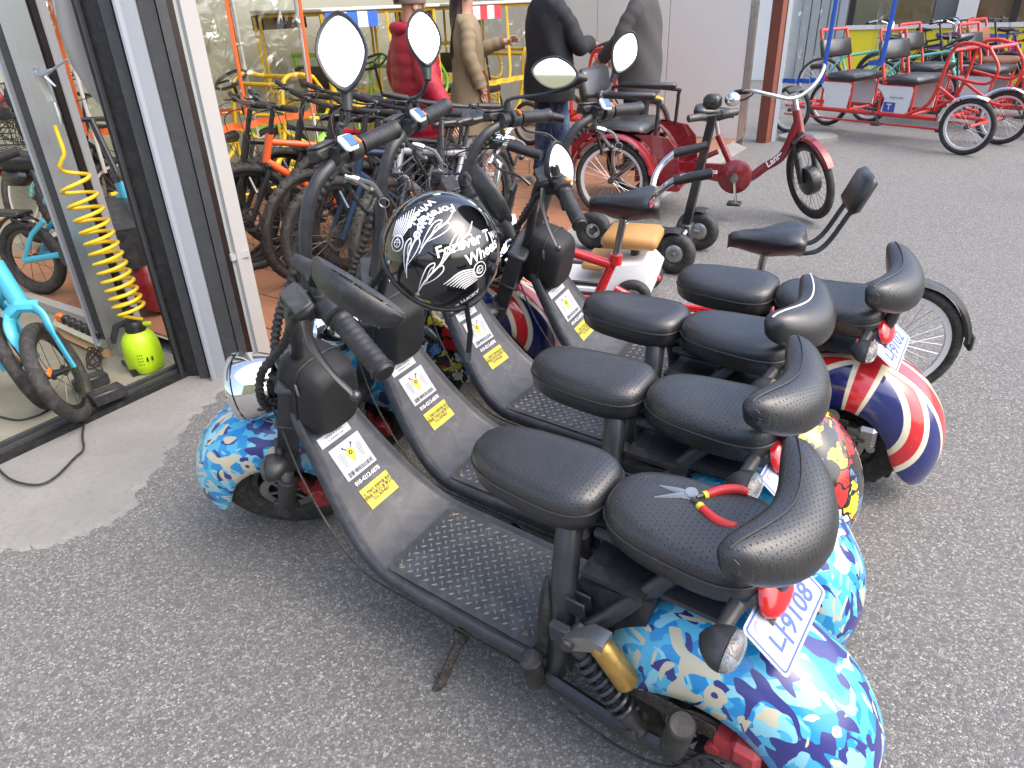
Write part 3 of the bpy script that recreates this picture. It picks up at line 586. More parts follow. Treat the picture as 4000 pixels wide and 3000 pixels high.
    # stickers that follow the shield
    def shield(u, w_):                                      # u metres down the shield from its top, w_ metres to the left
        L_ = 0; i = 0
        while i < len(P)-2 and L_+(P[i+1]-P[i]).length < u: L_ += (P[i+1]-P[i]).length; i += 1
        t = (P[i+1]-P[i]).normalized(); p = P[i]+t*(u-L_); n = V((-t.z, 0, t.x)); n = n if n.z > 0 else -n
        return p+n*.0016+V((0, w_, 0)), n
    def patch(u0, u1, w0, w1, h=.0):
        m = MB(); rows = []
        for i in range(7):
            u = u0+(u1-u0)*i/6; rows.append([shield(u, w0)[0]+shield(u, 0)[1]*h, shield(u, w1)[0]+shield(u, 0)[1]*h])
        return m.loft(rows, False, False)
    S['shield_fn'] = shield; S['patch_fn'] = patch
    S['id_label'] = patch(.098, .128, -.040, .066).mesh('id_label'); S['logo_sticker'] = patch(.142, .242, -.052, .056).mesh('logo_sticker'); S['warning_sticker'] = patch(.280, .342, -.056, .048).mesh('warning_sticker')
    return S
SM = build_scooter_meshes()
def on_shield(s, u0, w0, h=.0006):                          # maps flat text (x right, y up) onto the shield; the reader sits on the seat
    def f(co):
        p, n = SM['shield_fn'](u0-co.y, w0-co.x); return p+n*(h+.0008)
    return f
STK = []
def sticker_meshes():
    k = {}
    def tm(st, size, u0, w0, sx=1., bold=0.):
        o = text('t', st, size, None, warp=on_shield(None, u0, w0), sx=sx, bold=bold); me = o.data; bpy.data.objects.remove(o); return me
    m = MB()                                                # location-pin bee emblem with speed lines
    f = on_shield(None, .180, .002)
    pin = [(0, -.030), (-.010, -.012), (-.0135, -.002), (-.0125, .006), (-.007, .0125), (0, .0145), (.007, .0125), (.0125, .006), (.0135, -.002), (.010, -.012)]
    k['pin'] = MB().add([f(V((x, y, 0))) for x, y in pin], [tuple(range(len(pin)))]).mesh('pin', 0)
    f2 = on_shield(None, .180, .002, .0012); m = MB()
    m.add([f2(V((.0065*math.cos(a), .0015+.0065*math.sin(a), 0))) for a in (2*math.pi*i/14 for i in range(14))], [tuple(range(14))])
    for s in (-1, 1):
        m.add([f2(V((s*x, y, 0))) for x, y in ((.006, .012), (.014, .021), (.0155, .020), (.0075, .011))], [(0, 1, 2, 3)]); m.add([f2(V((s*(.0155+.003*math.cos(a)), .0225+.003*math.sin(a), 0))) for a in (2*math.pi*i/8 for i in range(8))], [tuple(range(8))])
        for i in range(7):
            y = .012-i*.006; x0 = .020+abs(i-3)*.0015
            m.add([f2(V((s*x, yy, 0))) for x, yy in ((x0, y), (x0+.020-abs(i-2)*.002, y+.0005), (x0+.020-abs(i-2)*.002, y-.0005), (x0, y-.001))], [(0, 1, 2, 3)])
    k['bee'] = m.mesh('emblem', 0)
    f3 = on_shield(None, .180, .002, .0016); k['eye'] = MB().add([f3(V((.0028*math.cos(a), .0015+.0028*math.sin(a), 0))) for a in (2*math.pi*i/10 for i in range(10))], [tuple(range(10))]).mesh('eye', 0)
    k['name'] = tm('강릉 바이크스토리', .0150, .231, .002, .78, .0004); k['phone'] = tm('010-4212-6078', .0170, .260, .0, .86, .0003)
    k['warn'] = tm('⚠ 전동이 전원이를 종료\n전원을 전원코드를 뽑다가\n다시 켜주세요!', .0120, .311, -.004, .82, .0002)
    k['lab'] = tm('▪▪▪▪ ▪ ▪▪▪▪\n▪ ▪▪▪▪▪ ▪▪', .011, .113, .012)
    return k
SK = sticker_meshes()
def scooter(i, label, pose, steer, fr, rr, seatm, plate, mirrors, extra=()):
    x, y, yaw, lean = pose
    t = thing('electric_scooter', label, 'scooter', group='scooters parked in a row', M=T(x, y, 0) @ R('Z', yaw) @ R('X', -lean))
    a = V((-math.sin(math.radians(24.6)), 0, math.cos(math.radians(24.6)))); p0 = V((.696, 0, .75)); SMt = Matrix.Translation(p0) @ Matrix.Rotation(math.radians(steer), 4, a) @ Matrix.Translation(-p0)
    def P(nm, key, m, par=None, M=None): return obj(nm, SM[key], m, par or t, M)
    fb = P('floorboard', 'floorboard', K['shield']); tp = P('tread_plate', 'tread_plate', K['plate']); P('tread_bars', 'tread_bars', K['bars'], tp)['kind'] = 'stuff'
    for sx, sy in ((.25, .108), (.25, -.108), (-.16, .108), (-.16, -.108)): P('screw', 'screw', K['screw'], tp, T(sx, sy, .2612))
    P('frame', 'frame', K['black']); P('guard_strip', 'guard_strip', K['rubber']); P('battery_box', 'battery_box', K['plastic']); P('underside_box', 'underside_box', K['darksteel'])
    fs = P('front_seat', 'front_seat', seatm); P('piping', 'front_piping', seatm, fs); P('seat_pan', 'seat_pan', K['plastic'], fs)
    rs = P('rear_seat', 'rear_seat', seatm); P('piping', 'rear_piping', seatm, rs); P('seat_pan', 'rear_pan', K['plastic'], rs)
    bk = P('backrest', 'backrest', seatm); P('back_seam', 'back_seam', K['white'] if seatm is K['leather'] else K['leather'], bk); P('bracket', 'back_bracket', K['black'], bk)
    P('rear_fender', 'rear_fender', rr); [P('fender_stay', 'fender_stay'+q, K['rust']) for q in 'LR']
    for nm, ty, rim, dc, cal, M in (('rear_wheel', 'rear_tyre', 'rear_rim', 'rear_disc', 'rear_caliper', None), ('front_wheel', 'front_tyre', 'front_rim', 'front_disc', 'front_caliper', SMt)):
        wl = P(nm, ty, K['tyre'], None, M); P('rim', rim, K['darksteel'], wl); P('brake_disc', dc, K['steel'], wl); P('brake_caliper', cal, K['redcal'] if i < 3 else K['steel'], wl)
    P('swing_arm', 'swing_arm', K['black'])
    for s in (1, -1):
        Mx = Matrix.Diagonal((1, s, 1, 1)) if s < 0 else None
        sh = P('shock_absorber', 'shock', K['darksteel'], None, Mx); P('spring', 'spring', K['black'], sh); P('gas_canister', 'canister', K['gold'], sh); P('canister_mount', 'canister_mount', K['steel'], sh)
        P('foot_peg', 'rear_peg', K['rubber'], None, Mx); P('foot_peg', 'front_peg', K['rubber'], None, Mx)
    P('kickstand', 'kickstand', K['rust']); P('brake_cable', 'rear_cable', K['rubber'])
    tl = P('tail_lamp', 'tail_lamp', K['lensred']); P('lamp_housing', 'lamp_housing', K['hosing'], tl)
    for s in 'LR':
        g_ = P('turn_signal', 'rsig'+s, K['plastic']); P('lens', 'rsig'+s+'_lens', K['clear'], g_); P('bulb', 'rsig'+s+'_bulb', K['orange'], g_)
        g_ = P('turn_signal', 'fsig'+s, K['plastic'], None, SMt); P('lens', 'fsig'+s+'_lens', K['smoke'], g_)
    # number plate
    c = V((-.690, 0, .572)); n = V((-math.sin(math.radians(41)), 0, math.cos(math.radians(41)))); Mp = aim(c, n, (0, -1, 0))
    bw, bh, r_ = .109, .056, .010
    def rr_(w_, h_, r): return [(sx*(w_-r)+r*math.cos(q), sy*(h_-r)+r*math.sin(q)) for sx, sy, q0 in ((1, 1, 0), (-1, 1, 90), (-1, -1, 180), (1, -1, 270)) for q in (math.radians(q0+d_) for d_ in (0, 30, 60, 90))]
    pl = MB().ext(rr_(bw, bh, r_), .0016, Mp).build('number_plate', K['platew'], t, 30)
    o_, i_ = rr_(bw-.005, bh-.005, r_-.002), rr_(bw-.0085, bh-.0085, r_-.004); N = len(o_)
    MB().add([(x_, y_, .0022) for x_, y_ in o_+i_], [(k, (k+1) % N, N+(k+1) % N, N+k) for k in range(N)], Mp).build('border', K['inkblue'], pl, 0)
    text('characters', plate, .056, K['inkblue'], pl, Mp @ T(.0, -.018, .0023), sx=.98, bold=.0009); text('characters', '강원 강릉', .022, K['inkblue'], pl, Mp @ T(0, .033, .0023), bold=.0003)
    for s in (-1, 1): MB().lathe([(0, .009), (.007, .008), (.0115, .004), (.0125, 0)], Mp @ T(s*.075, .030, .0015), 12).build('plate_bolt', K['white'], pl)
    # steering
    fk = P('fork', 'fork_crown', K['black'], None, SMt); [(P('fork_lower', 'fork_lower'+q, K['darksteel'], fk), P('fork_tube', 'fork_tube'+q, K['steel'], fk)) for q in 'LR']
    P('front_fender', 'front_fender', fr, None, SMt)
    hl = P('headlight', 'headlight', K['chrome'], None, SMt); P('lens', 'headlight_lens', K['clear'], hl); P('bracket', 'headlight_bracket', K['black'], hl)
    for s in 'LR':
        hb = P('handlebar', 'bar'+s, K['black'], None, SMt); gp = P('grip', 'grip'+s, K['grip'], None, SMt); P('grip_cap', 'gripcap'+s, K['chrome'] if (i == 2 and s == 'R') else K['grip'], gp); P('switch_pod', 'switch'+s, K['plastic'], hb)
        lv = P('brake_lever', 'lever'+s, K['lever'], None, SMt); P('lever_clamp', 'clamp'+s, K['plastic'], lv); P('brake_reservoir', 'master'+s, K['plastic'], lv); P('reservoir_cap', 'mastercap'+s, K['darksteel'], lv)
    cd = P('conduit', 'conduit', K['rubber'], None, SMt); P('conduit', 'conduit2', K['rubber'], None, SMt); P('brake_cable', 'front_cable', K['rubber'])
    bg_ = P('stem_bag', 'bag', K['bag']); P('zip', 'bag_zip', K['rubber'], bg_); P('zip_pull', 'zip_pull', K['steel'], bg_)
    lb = P('id_label', 'id_label', K['label']); obj('print', SK['lab'], K['ink'], lb)
    ls = P('logo_sticker', 'logo_sticker', K['sticker']); obj('pin', SK['pin'], K['yellowst'], ls); obj('emblem', SK['bee'], K['ink'], ls); obj('eye', SK['eye'], K['yellowst'], ls); obj('lettering', SK['name'], K['ink'], ls)
    obj('phone_number', SK['phone'], K['inkw'], t); ws = P('warning_sticker', 'warning_sticker', K['yellowst']); obj('lettering', SK['warn'], K['ink'], ws)
    # thumb switches, key and display
    gi = V((.354, .321, 1.09)); go = V((.275, .443, 1.047)); d = (go-gi).normalized()
    for s in (1, -1):
        q = SMt @ Matrix.Diagonal((1, s, 1, 1))
        MB().box((0, 0, 0), (.012, .026, .012), q @ aim(gi-d*.03+V((-.024, 0, .022)), (-.5, 0, .8), d) , .003).build('thumb_switch', K['orange'], t)
    if i != 3:
        q = SMt @ Matrix.Diagonal((1, -1, 1, 1)) @ aim(gi-d*.075+V((-.035, -.005, .030)), (-.75, -.1, .65), d)
        dp = MB().box((0, 0, 0), (.052, .046, .020), q, .008).build('display', K['white'], t); MB().box((0, 0, .0095), (.036, .034, .004), q, .002).build('screen', K['lcd'], dp)
    q = SMt @ V((.40, -.25, 1.045)); kx = V((0, 0, -1)); kb = MB(); kb.cyl(q+V((0, 0, .01)), q+V((-.025, -.02, -.005)), .013); kb.build('ignition_lock', K['chrome'], t)
    kb = MB(); kb.tube(spline([q+V((-.02, -.02, 0)), q+V((-.045, -.045, -.02)), q+V((-.06, -.055, -.055))], 4), .006, 6, sx=.4); kr = q+V((-.062, -.057, -.072)); kb.tube([kr+V((.013*math.cos(k), .006*math.cos(k), .013*math.sin(k))) for k in (2*math.pi*j/16 for j in range(16))], .0018, 5, loop=True); kb.tube([kr+V((0, 0, -.013)), kr+V((.004, 0, -.06))], .004, 5, sx=.5); kb.build('key_ring', K['steel'], t)
    cb = spline([q+V((.0, .0, -.01)), q+V((.0, -.03, -.08)), q+V((.02, -.07, -.11)), q+V((.03, -.11, -.09))], 14); MB().tube(cb, [.006+.0012*math.sin(k*1.6) for k in range(len(cb))], 7).build('lock_cable', K['rubber'], t)
    # mirrors: base on the bar, head placed per scooter (scooter coordinates)
    Wi = t.matrix_world.inverted() if False else (T(x, y, 0) @ R('Z', yaw) @ R('X', -lean)).inverted()
    for s, (uu, vv, Yd, nrm, upv, sc_) in zip('LR', mirrors):
        if uu is None: continue
        sg = 1 if s == 'L' else -1; gi_ = V((.354, .321*sg, 1.09)); base = SMt @ (V((.385, .288*sg, 1.105)))
        if not isinstance(Yd, (int, float)): hd = Wi @ V(Yd)
        else: hd = Wi @ at(uu, vv, Yd)
        rw = Wi.to_3x3(); n = (rw @ V(nrm)).normalized(); upl = rw @ V(upv); upl = (upl-n*upl.dot(n)).normalized(); sd = upl.cross(n)
        Mm = Matrix(((sd.x, upl.x, n.x, hd.x), (sd.y, upl.y, n.y, hd.y), (sd.z, upl.z, n.z, hd.z), (0, 0, 0, 1))) @ Matrix.Scale(sc_, 4)
        def outl(k): return [(k*.064*math.copysign(abs(math.cos(q))**1.25, math.cos(q))*(1.0+.05*math.sin(q)), k*(.099*math.copysign(abs(math.sin(q))**1.2, math.sin(q)))) for q in (2*math.pi*j/32 for j in range(32))]
        rings = [[(px, py, z) for px, py in outl(k)] for k, z in ((.30, -.036), (.62, -.033), (.86, -.022), (.98, -.006), (1.0, .004), (.95, .009), (.87, .005))]
        mi = MB().loft(rings, M=Mm).build('mirror', K['plastic'], t, 50)
        MB().add([(px, py, .0055) for px, py in outl(.86)], [tuple(range(32))], Mm).build('mirror_glass', K['mirror'], mi, 0)
        neck = Mm @ V((0, -.098, -.016)); foot = Mm @ V((0, -.135, -.018)); MB().tube([Mm @ V((0, -.075, -.02)), neck, foot], [.020, .015, .011], 10).build('mirror_neck', K['plastic'], mi)
        mid = foot*.45+base*.55+V((0, 0, .02))
        MB().tube(spline([foot, foot*.75+base*.25, mid, base+V((0, 0, .06)), base], 5), .0062, 8).build('mirror_stalk', K['black'], mi)
        MB().tube([base-V((0, 0, .015)), base+V((0, 0, .012)), base+V((0, 0, .014)), base+V((0, 0, .028)), base+V((0, 0, .03)), base+V((0, 0, .055))], [.021, .021, .017, .017, .013, .009], 12).build('mirror_boot', K['rubber'], mi)
    return t
up = (0, 0, 1)
S1 = scooter(1, 'nearest scooter with blue camouflage fenders and pliers lying on its rear seat', (-.0314, 1.4053, 142.49, 6.8), 42, K['camo'], K['camo'], K['perf'], '나9108',
    [(1395, 1130, un(1395, 1130, 1.16), (.55, .30, .75), (.75, -.6, -.30), 1.0), (1335, 205, 1.93, (.10, -.90, .42), (0, 0, 1), 1.0)])
S2 = scooter(2, 'second scooter, blue camouflage fenders, with the black helmet hanging at its handlebar', (.1064, 1.8005, 143.98, 5.0), 46, K['camo2'], K['camo2'], K['perf'], '나9117',
    [(None,)*6, (1655, 150, 2.25, (.40, -.82, .40), (.1, 0, 1), .82)])
S3 = scooter(3, 'third scooter with graffiti fenders, smooth seats and white piping on its backrest', (.2834, 2.2011, 143.05, 3.7), 24.7, K['graffiti'], K['graffiti'], K['leather'], '나9105',
    [(1925, 760, un(1925, 760, 1.16), (.80, .35, .45), (-.25, .1, .9), .78), (2167, 286, 2.62, (.1, -.90, .28), (-.98, .1, .1), .85)])
S4 = scooter(4, 'farthest scooter with red, white and blue flag fenders', (.6732, 2.4787, 145.19, 9.0), 14.4, K['flag'], K['flag'], K['perf'], '나9102',
    [(2190, 665, 2.35, (.62, -.70, .2), (-.12, 0, 1), .95), (2440, 205, 3.05, (.20, -.92, .22), (.5, 0, 1), .85)])
# ---------------------------------------------------------------- bicycles
_wc = {}
def wheel_meshes(Rr, tw, rimh=.018, ns=24, knob=False):
    key = (Rr, tw, ns, knob)
    if key in _wc: return _wc[key]
    Mx = R('X', 90); pr = [(Rr-tw+tw*math.cos(q), tw*math.sin(q)) for q in (2*math.pi*k/12 for k in range(12))]
    m = MB().lathe(pr, Mx, 44, True)
    if knob:
        for k in range(40):
            for y in (-.5, .5): m.box((Rr-.004, y*tw*.9, 0), (.007, tw*.5, .010), R('Y', k*9+(4.5 if y > 0 else 0)))
    ri = Rr-2*tw; ty = m.mesh('tyre', 50)
    rm = MB().lathe([(ri+.006, -.012), (ri+.006, .012), (ri-rimh, .008), (ri-rimh, -.008)], Mx, 40, True).mesh('rim', 40)
    m = MB()
    for k in range(ns):
        a = 2*math.pi*k/ns; b_ = a+(.35 if k % 2 else -.35); y = .022 if k % 4 < 2 else -.022
        m.tube([(.02*math.cos(b_), y, .02*math.sin(b_)), ((ri-rimh)*math.cos(a), 0, (ri-rimh)*math.sin(a))], .0016, 4, False)
    sp = m.mesh('spokes'); hb = MB().lathe([(0, -.05), (.012, -.05), (.012, -.03), (.024, -.028), (.024, -.02), (.014, -.016), (.014, .016), (.024, .02), (.024, .028), (.012, .03), (.012, .05), (0, .05)], Mx, 12).mesh('hub', 30)
    _wc[key] = (ty, rm, sp, hb); return _wc[key]
def wheel(par, M, Rr, tw, rim, knob=False, ns=24, motor=False, tyre=None, hubm=None, discs=False):
    ty, rm, sp, hb = wheel_meshes(Rr, tw, ns=ns, knob=knob); w_ = obj('wheel', ty, tyre or K['tyre'], par, M)
    obj('rim', rm, rim, w_); obj('spokes', sp, K['spoke'] if rim is not K['mtb'] else K['darksteel'], w_)['kind'] = 'stuff'; obj('hub', hb, hubm or K['darksteel'], w_)
    if motor: MB().lathe([(0, -.045), (.07, -.045), (.10, -.035), (.105, 0), (.10, .035), (.07, .045), (0, .045)], R('X', 90), 24).build('hub_motor', K['mtb'], w_)
    if discs: MB().lathe([(.055, .03), (.075, .03), (.075, .033), (.055, .033)], R('X', -90), 24, True).build('brake_disc', K['darksteel'], w_)
    return w_
def saddle_mesh(wd=.085, L=.26, tk=.05):
    rr = []
    for x, w_, z in ((-.5, .72, .006), (-.47, .93, .008), (-.38, 1.0, .012), (-.22, .92, .006), (-.05, .60, -.002), (.15, .34, -.002), (.35, .25, .0), (.46, .2, -.004), (.5, .12, -.012)):
        y = w_*wd; rr.append([(x*L, y*c, z+(.42*s if s > 0 else .95*s*(1-.35*abs(c)))*tk*(1.0 if x < -.1 else 1.0-.55*(x+.1)/.6)-.012*max(0, 1-abs(c)*3)*(1 if -.4 < x < .2 and s > 0 else 0)) for c, s in ((math.cos(q), math.sin(q)) for q in (2*math.pi*k/16 for k in range(16)))])
    return MB().loft(rr).mesh('saddle', 60)
SAD = saddle_mesh(); SADW = saddle_mesh(.125, .28, .09)
def bike(name, label, loc, rz, frame, group=None, Rr=.34, tw=.026, wb=1.05, rim=None, steer=0., bars='flat', knob=True, fork=None, saddle=True, step=False, basket=False, fend=None, lean=0., sad_m=None, barz=1.0, zs=.86, z0=0., tyre=None, deco=None):
    """rear hub at the origin, x forward"""
    rim = rim or K['mtb']; fork = fork or K['mtb']
    t = thing(name, label, 'bicycle', group=group, M=T(loc[0], loc[1], z0) @ R('Z', rz) @ R('X', lean) @ T(-wb*.5, 0, 0))
    hb, ht = V((wb-.17, 0, Rr+.33)), V((wb-.215, 0, Rr+.47)); bb = V((.42, 0, Rr-.04)); stp = V((.25, 0, zs-.16)); fh = V((wb, 0, Rr)); rh = V((0, 0, Rr))
    m = MB()
    if step: m.tube(spline([hb*.5+ht*.5, hb+V((-.14, 0, -.16)), bb+V((.14, 0, .10)), bb], 5), .024, 10)
    else: m.tube([ht+V((.0, 0, -.03)), stp+V((.02, 0, -.03))], .019, 10); m.tube([hb, bb], .026, 10)
    m.tube([bb, stp], .018, 10); m.tube([hb-(ht-hb)*.1, ht+(ht-hb)*.1], .024, 12)
    for s in (-1, 1): m.tube([rh+V((0, s*.06, 0)), bb+V((-.06, s*.03, 0)), bb], .010, 6); m.tube([rh+V((0, s*.06, 0)), stp+V((-.01, s*.025, -.08)), stp+V((0, 0, -.05))], .009, 6)
    m.cyl(bb+V((0, -.04, 0)), bb+V((0, .04, 0)), .026); m.build('frame', frame, t)
    wheel(t, T(*rh), Rr, tw, rim, knob, tyre=tyre, discs=True)
    pv = hb; ax = (ht-hb).normalized(); SMt = Matrix.Translation(pv) @ Matrix.Rotation(math.radians(steer), 4, ax) @ Matrix.Translation(-pv)
    wheel(t, SMt @ T(*fh), Rr, tw, rim, knob, tyre=tyre, discs=True)
    m = MB()
    cr = hb-ax*.03
    for s in (-1, 1): m.tube([cr+V((0, s*.062, -.01)), cr*.45+fh*.55+V((0, s*.062, 0))], .019, 10); m.tube([cr*.5+fh*.5+V((0, s*.062, 0)), fh+V((0, s*.062, 0))], .016, 10)
    m.tube([cr+V((0, -.066, -.005)), cr+V((0, 0, .015)), cr+V((0, .066, -.005))], .020, 8); m.tube([cr*.55+fh*.45+V((.03, -.06, 0)), cr*.75+fh*.25+V((.07, 0, .02)), cr*.55+fh*.45+V((.03, .06, 0))], .010, 6); m.tube([hb, ht+ax*.02], .014, 8)
    m.build('fork', fork, t, M=SMt)
    bt = ht+ax*(barz-ht.z)/ax.z; bc = V((bt.x+.05, 0, barz))
    m = MB(); m.tube([ht+ax*.02, bt, bc], .016, 8)
    if bars == 'flat': P_ = [(bc.x-.04, .33, barz+.015), (bc.x-.01, .12, barz), (bc.x, 0, barz), (bc.x-.01, -.12, barz), (bc.x-.04, -.33, barz+.015)]
    else: P_ = [(bc.x-.24, .30, barz+.10), (bc.x-.10, .29, barz+.13), (bc.x+.0, .15, barz+.09), (bc.x+.01, .04, barz), (bc.x+.01, -.04, barz), (bc.x, -.15, barz+.09), (bc.x-.10, -.29, barz+.13), (bc.x-.24, -.30, barz+.10)]
    m.tube(spline(P_, 4), .0125, 8); h_ = m.build('handlebar', K['mtb'] if bars == 'flat' else K['chrome'], t, M=SMt)
    for s in (0, -1):
        a = V(P_[s]); d = (V(P_[1 if s == 0 else -2])-a).normalized(); g_ = MB().tube([a, a+d*.125], .017, 10); g_.tube([a+d*.126, a+d*.135], .020, 10); g_.build('grip', K['grip'], h_)
        o_ = V((1, 0, 0)); m = MB().box((0, 0, 0), (.05, .03, .03), aim(a+d*.165+o_*.01, (0, 0, 1), d), .006); m.tube(spline([a+d*.17+o_*.025, a+d*.12+o_*.06+V((0, 0, -.01)), a+d*.04+o_*.055+V((0, 0, -.02))], 4), .0055, 6); m.build('brake_lever', K['mtb'], h_)
    cb = MB(); cb.tube(spline([bc+V((.02, .15, 0)), bc+V((.14, .06, -.06)), ht+V((.09, .02, -.06)), hb+V((.03, .06, -.1))], 6), .003, 4); cb.tube(spline([bc+V((.02, -.15, 0)), bc+V((.15, -.05, -.05)), ht+V((.08, 0, -.1)), bb+V((.2, 0, .25))], 6), .003, 4); cb.build('cables', K['rubber'], t, M=SMt)
    if saddle:
        m = MB().tube([stp, V((.20, 0, zs-.03))], .0135, 8); m.build('seat_post', K['mtb'], t); obj('saddle', SAD, sad_m or K['leather'], t, T(.19, 0, zs))
    m = MB().lathe([(.03, -.004), (.085, -.004), (.092, 0), (.085, .004), (.03, .004)], T(bb.x, -.062, bb.z) @ R('X', 90), 28, True); m.tube([bb+V((0, -.07, 0)), bb+V((.06, -.085, -.16))], .009, 6); m.tube([bb+V((0, .05, 0)), bb+V((-.06, .075, .16))], .009, 6); m.cyl(bb+V((0, -.07, 0)), bb+V((0, .06, 0)), .011); ck = m.build('crank', K['darksteel'], t)
    for s in (-1, 1): MB().box(bb+V((-s*-.06 if s < 0 else -.06, s*.125, -.16 if s < 0 else .16)), (.09, .075, .022), None, .005).build('pedal', K['plastic'], ck)
    m = MB()
    for z in (.09, -.09): m.tube([bb+V((0, -.062, z)), rh+V((0, -.062, z*.5))], .004, 4)
    m.build('chain', K['rust'], t)
    if fend:
        for c, a0, a1, M in ((rh, 40, 190, None), (fh, 20, 150, SMt)):
            rg = []
            for k in range(17):
                a = math.radians(a0+(a1-a0)*k/16); rg.append([c+V((r_*math.cos(a), y, r_*math.sin(a))) for y, r_ in ((-.035, Rr+.012), (-.02, Rr+.026), (.02, Rr+.026), (.035, Rr+.012), (.02, Rr+.022), (-.02, Rr+.022))])
            MB().loft(rg).build('fender', fend, t, M=M)
    if basket:
        m = MB(); c = V((wb+.13, 0, barz-.16)); dx, dy, hz = .13, .18, .13
        def loop(z, k): return [c+V((sx*dx*k, sy*dy*k, z)) for sx, sy in ((1, 1), (1, -1), (-1, -1), (-1, 1))]
        for i in range(8): m.tube(loop(-hz+2*hz*i/7, .82+.18*i/7), .0022 if 0 < i < 7 else .0045, 4, loop=True)
        for i in range(4):
            for a, b2 in ((0, 1), (1, 2), (2, 3), (3, 0)):
                for k in (.0, .2, .4, .6, .8): 
                    if i == 0: m.tube([loop(-hz, .82)[a].lerp(loop(-hz, .82)[b2], k), loop(hz, 1.)[a].lerp(loop(hz, 1.)[b2], k)], .0022, 4)
        for k in range(6): m.tube([loop(-hz, .82)[0].lerp(loop(-hz, .82)[1], k/5), loop(-hz, .82)[3].lerp(loop(-hz, .82)[2], k/5)], .0022, 4)
        m.build('wire_basket', K['mtb'], t, M=SMt)
    return t
def put(fn, u, v, z, rz, off, **k):                         # place a bicycle by where its bar is seen
    p = un(u, v, z); d = V((math.cos(math.radians(rz)), math.sin(math.radians(rz)), 0)); p = p-d*off; return fn(loc=(p.x, p.y), rz=rz, **k)
GRP = 'mountain bikes crowded together on the tiled floor'
def mtb(label, loc, rz, frame, **k): return bike('mountain_bike', label, loc, rz, frame, GRP, z0=TZ, **k)
put(lambda **k: mtb('black mountain bike half hidden by the white pillar', frame=K['mtb'], lean=-4, **k), 925, 440, 1.0, 222, .32, steer=-6)
put(lambda **k: mtb('orange framed mountain bike behind the mirror of the nearest scooter', frame=K['orangep'], lean=-4, **k), 1030, 440, 1.0, 214, .30, steer=4)
put(lambda **k: mtb('black and red mountain bike just right of the orange one', frame=K['mtb'], lean=-5, **k), 1235, 450, 1.0, 226, .32, steer=10)
put(lambda **k: mtb('navy mountain bike behind the nearest scooter handlebar', frame=K['navy'], fork=K['navy'], lean=-4, **k), 1370, 470, 1.0, 224, .32, steer=-4)
put(lambda **k: mtb('white topped black mountain bike beside the red jacket', frame=K['silver'], lean=-4, **k), 1530, 480, .98, 236, .30, steer=14)
put(lambda **k: mtb('mountain bike with grey tyre seen through the wire basket', frame=K['mtb'], lean=-3, tyre=K['rubgrey'], **k), 1690, 480, .96, 262, .30, steer=22)
for u_, v_, rz_, lb, fr_ in ((1150, 395, 220, 'black mountain bike squeezed in just behind the orange one', K['mtb']), (1300, 405, 230, 'red mountain bike squeezed in behind the navy one', K['red']), (1440, 425, 224, 'black mountain bike left of the red jacket', K['mtb'])):
    put(lambda **k: mtb(lb, frame=fr_, lean=-4, **k), u_, v_, 1.0, rz_, .30, steer=5)
put(lambda **k: mtb('lime green bike at the back wall left of the clear canopies', frame=K['lime'], Rr=.26, tw=.03, zs=.75, barz=.95, **k), 905, 190, 1.15, 250, .3)
put(lambda **k: mtb('black bike parked behind the glass pane', frame=K['mtb'], lean=-4, **k), 290, 400, 1.0, 250, .3)
p = un(330, 960, .0)
tb = bike('city_bike', 'mint city bike with dark basket behind the glass pane', (p.x-.10, p.y+.45), 262, K['teal'], Rr=.33, tw=.02, rim=K['whitemetal'], knob=False, bars='swept', basket=True, fork=K['teal'], step=True, z0=TZ)
MB().box((1.14, -.02, .99), (.10, .14, .12), None, .02).build('seat_cover', K['red'], tb)
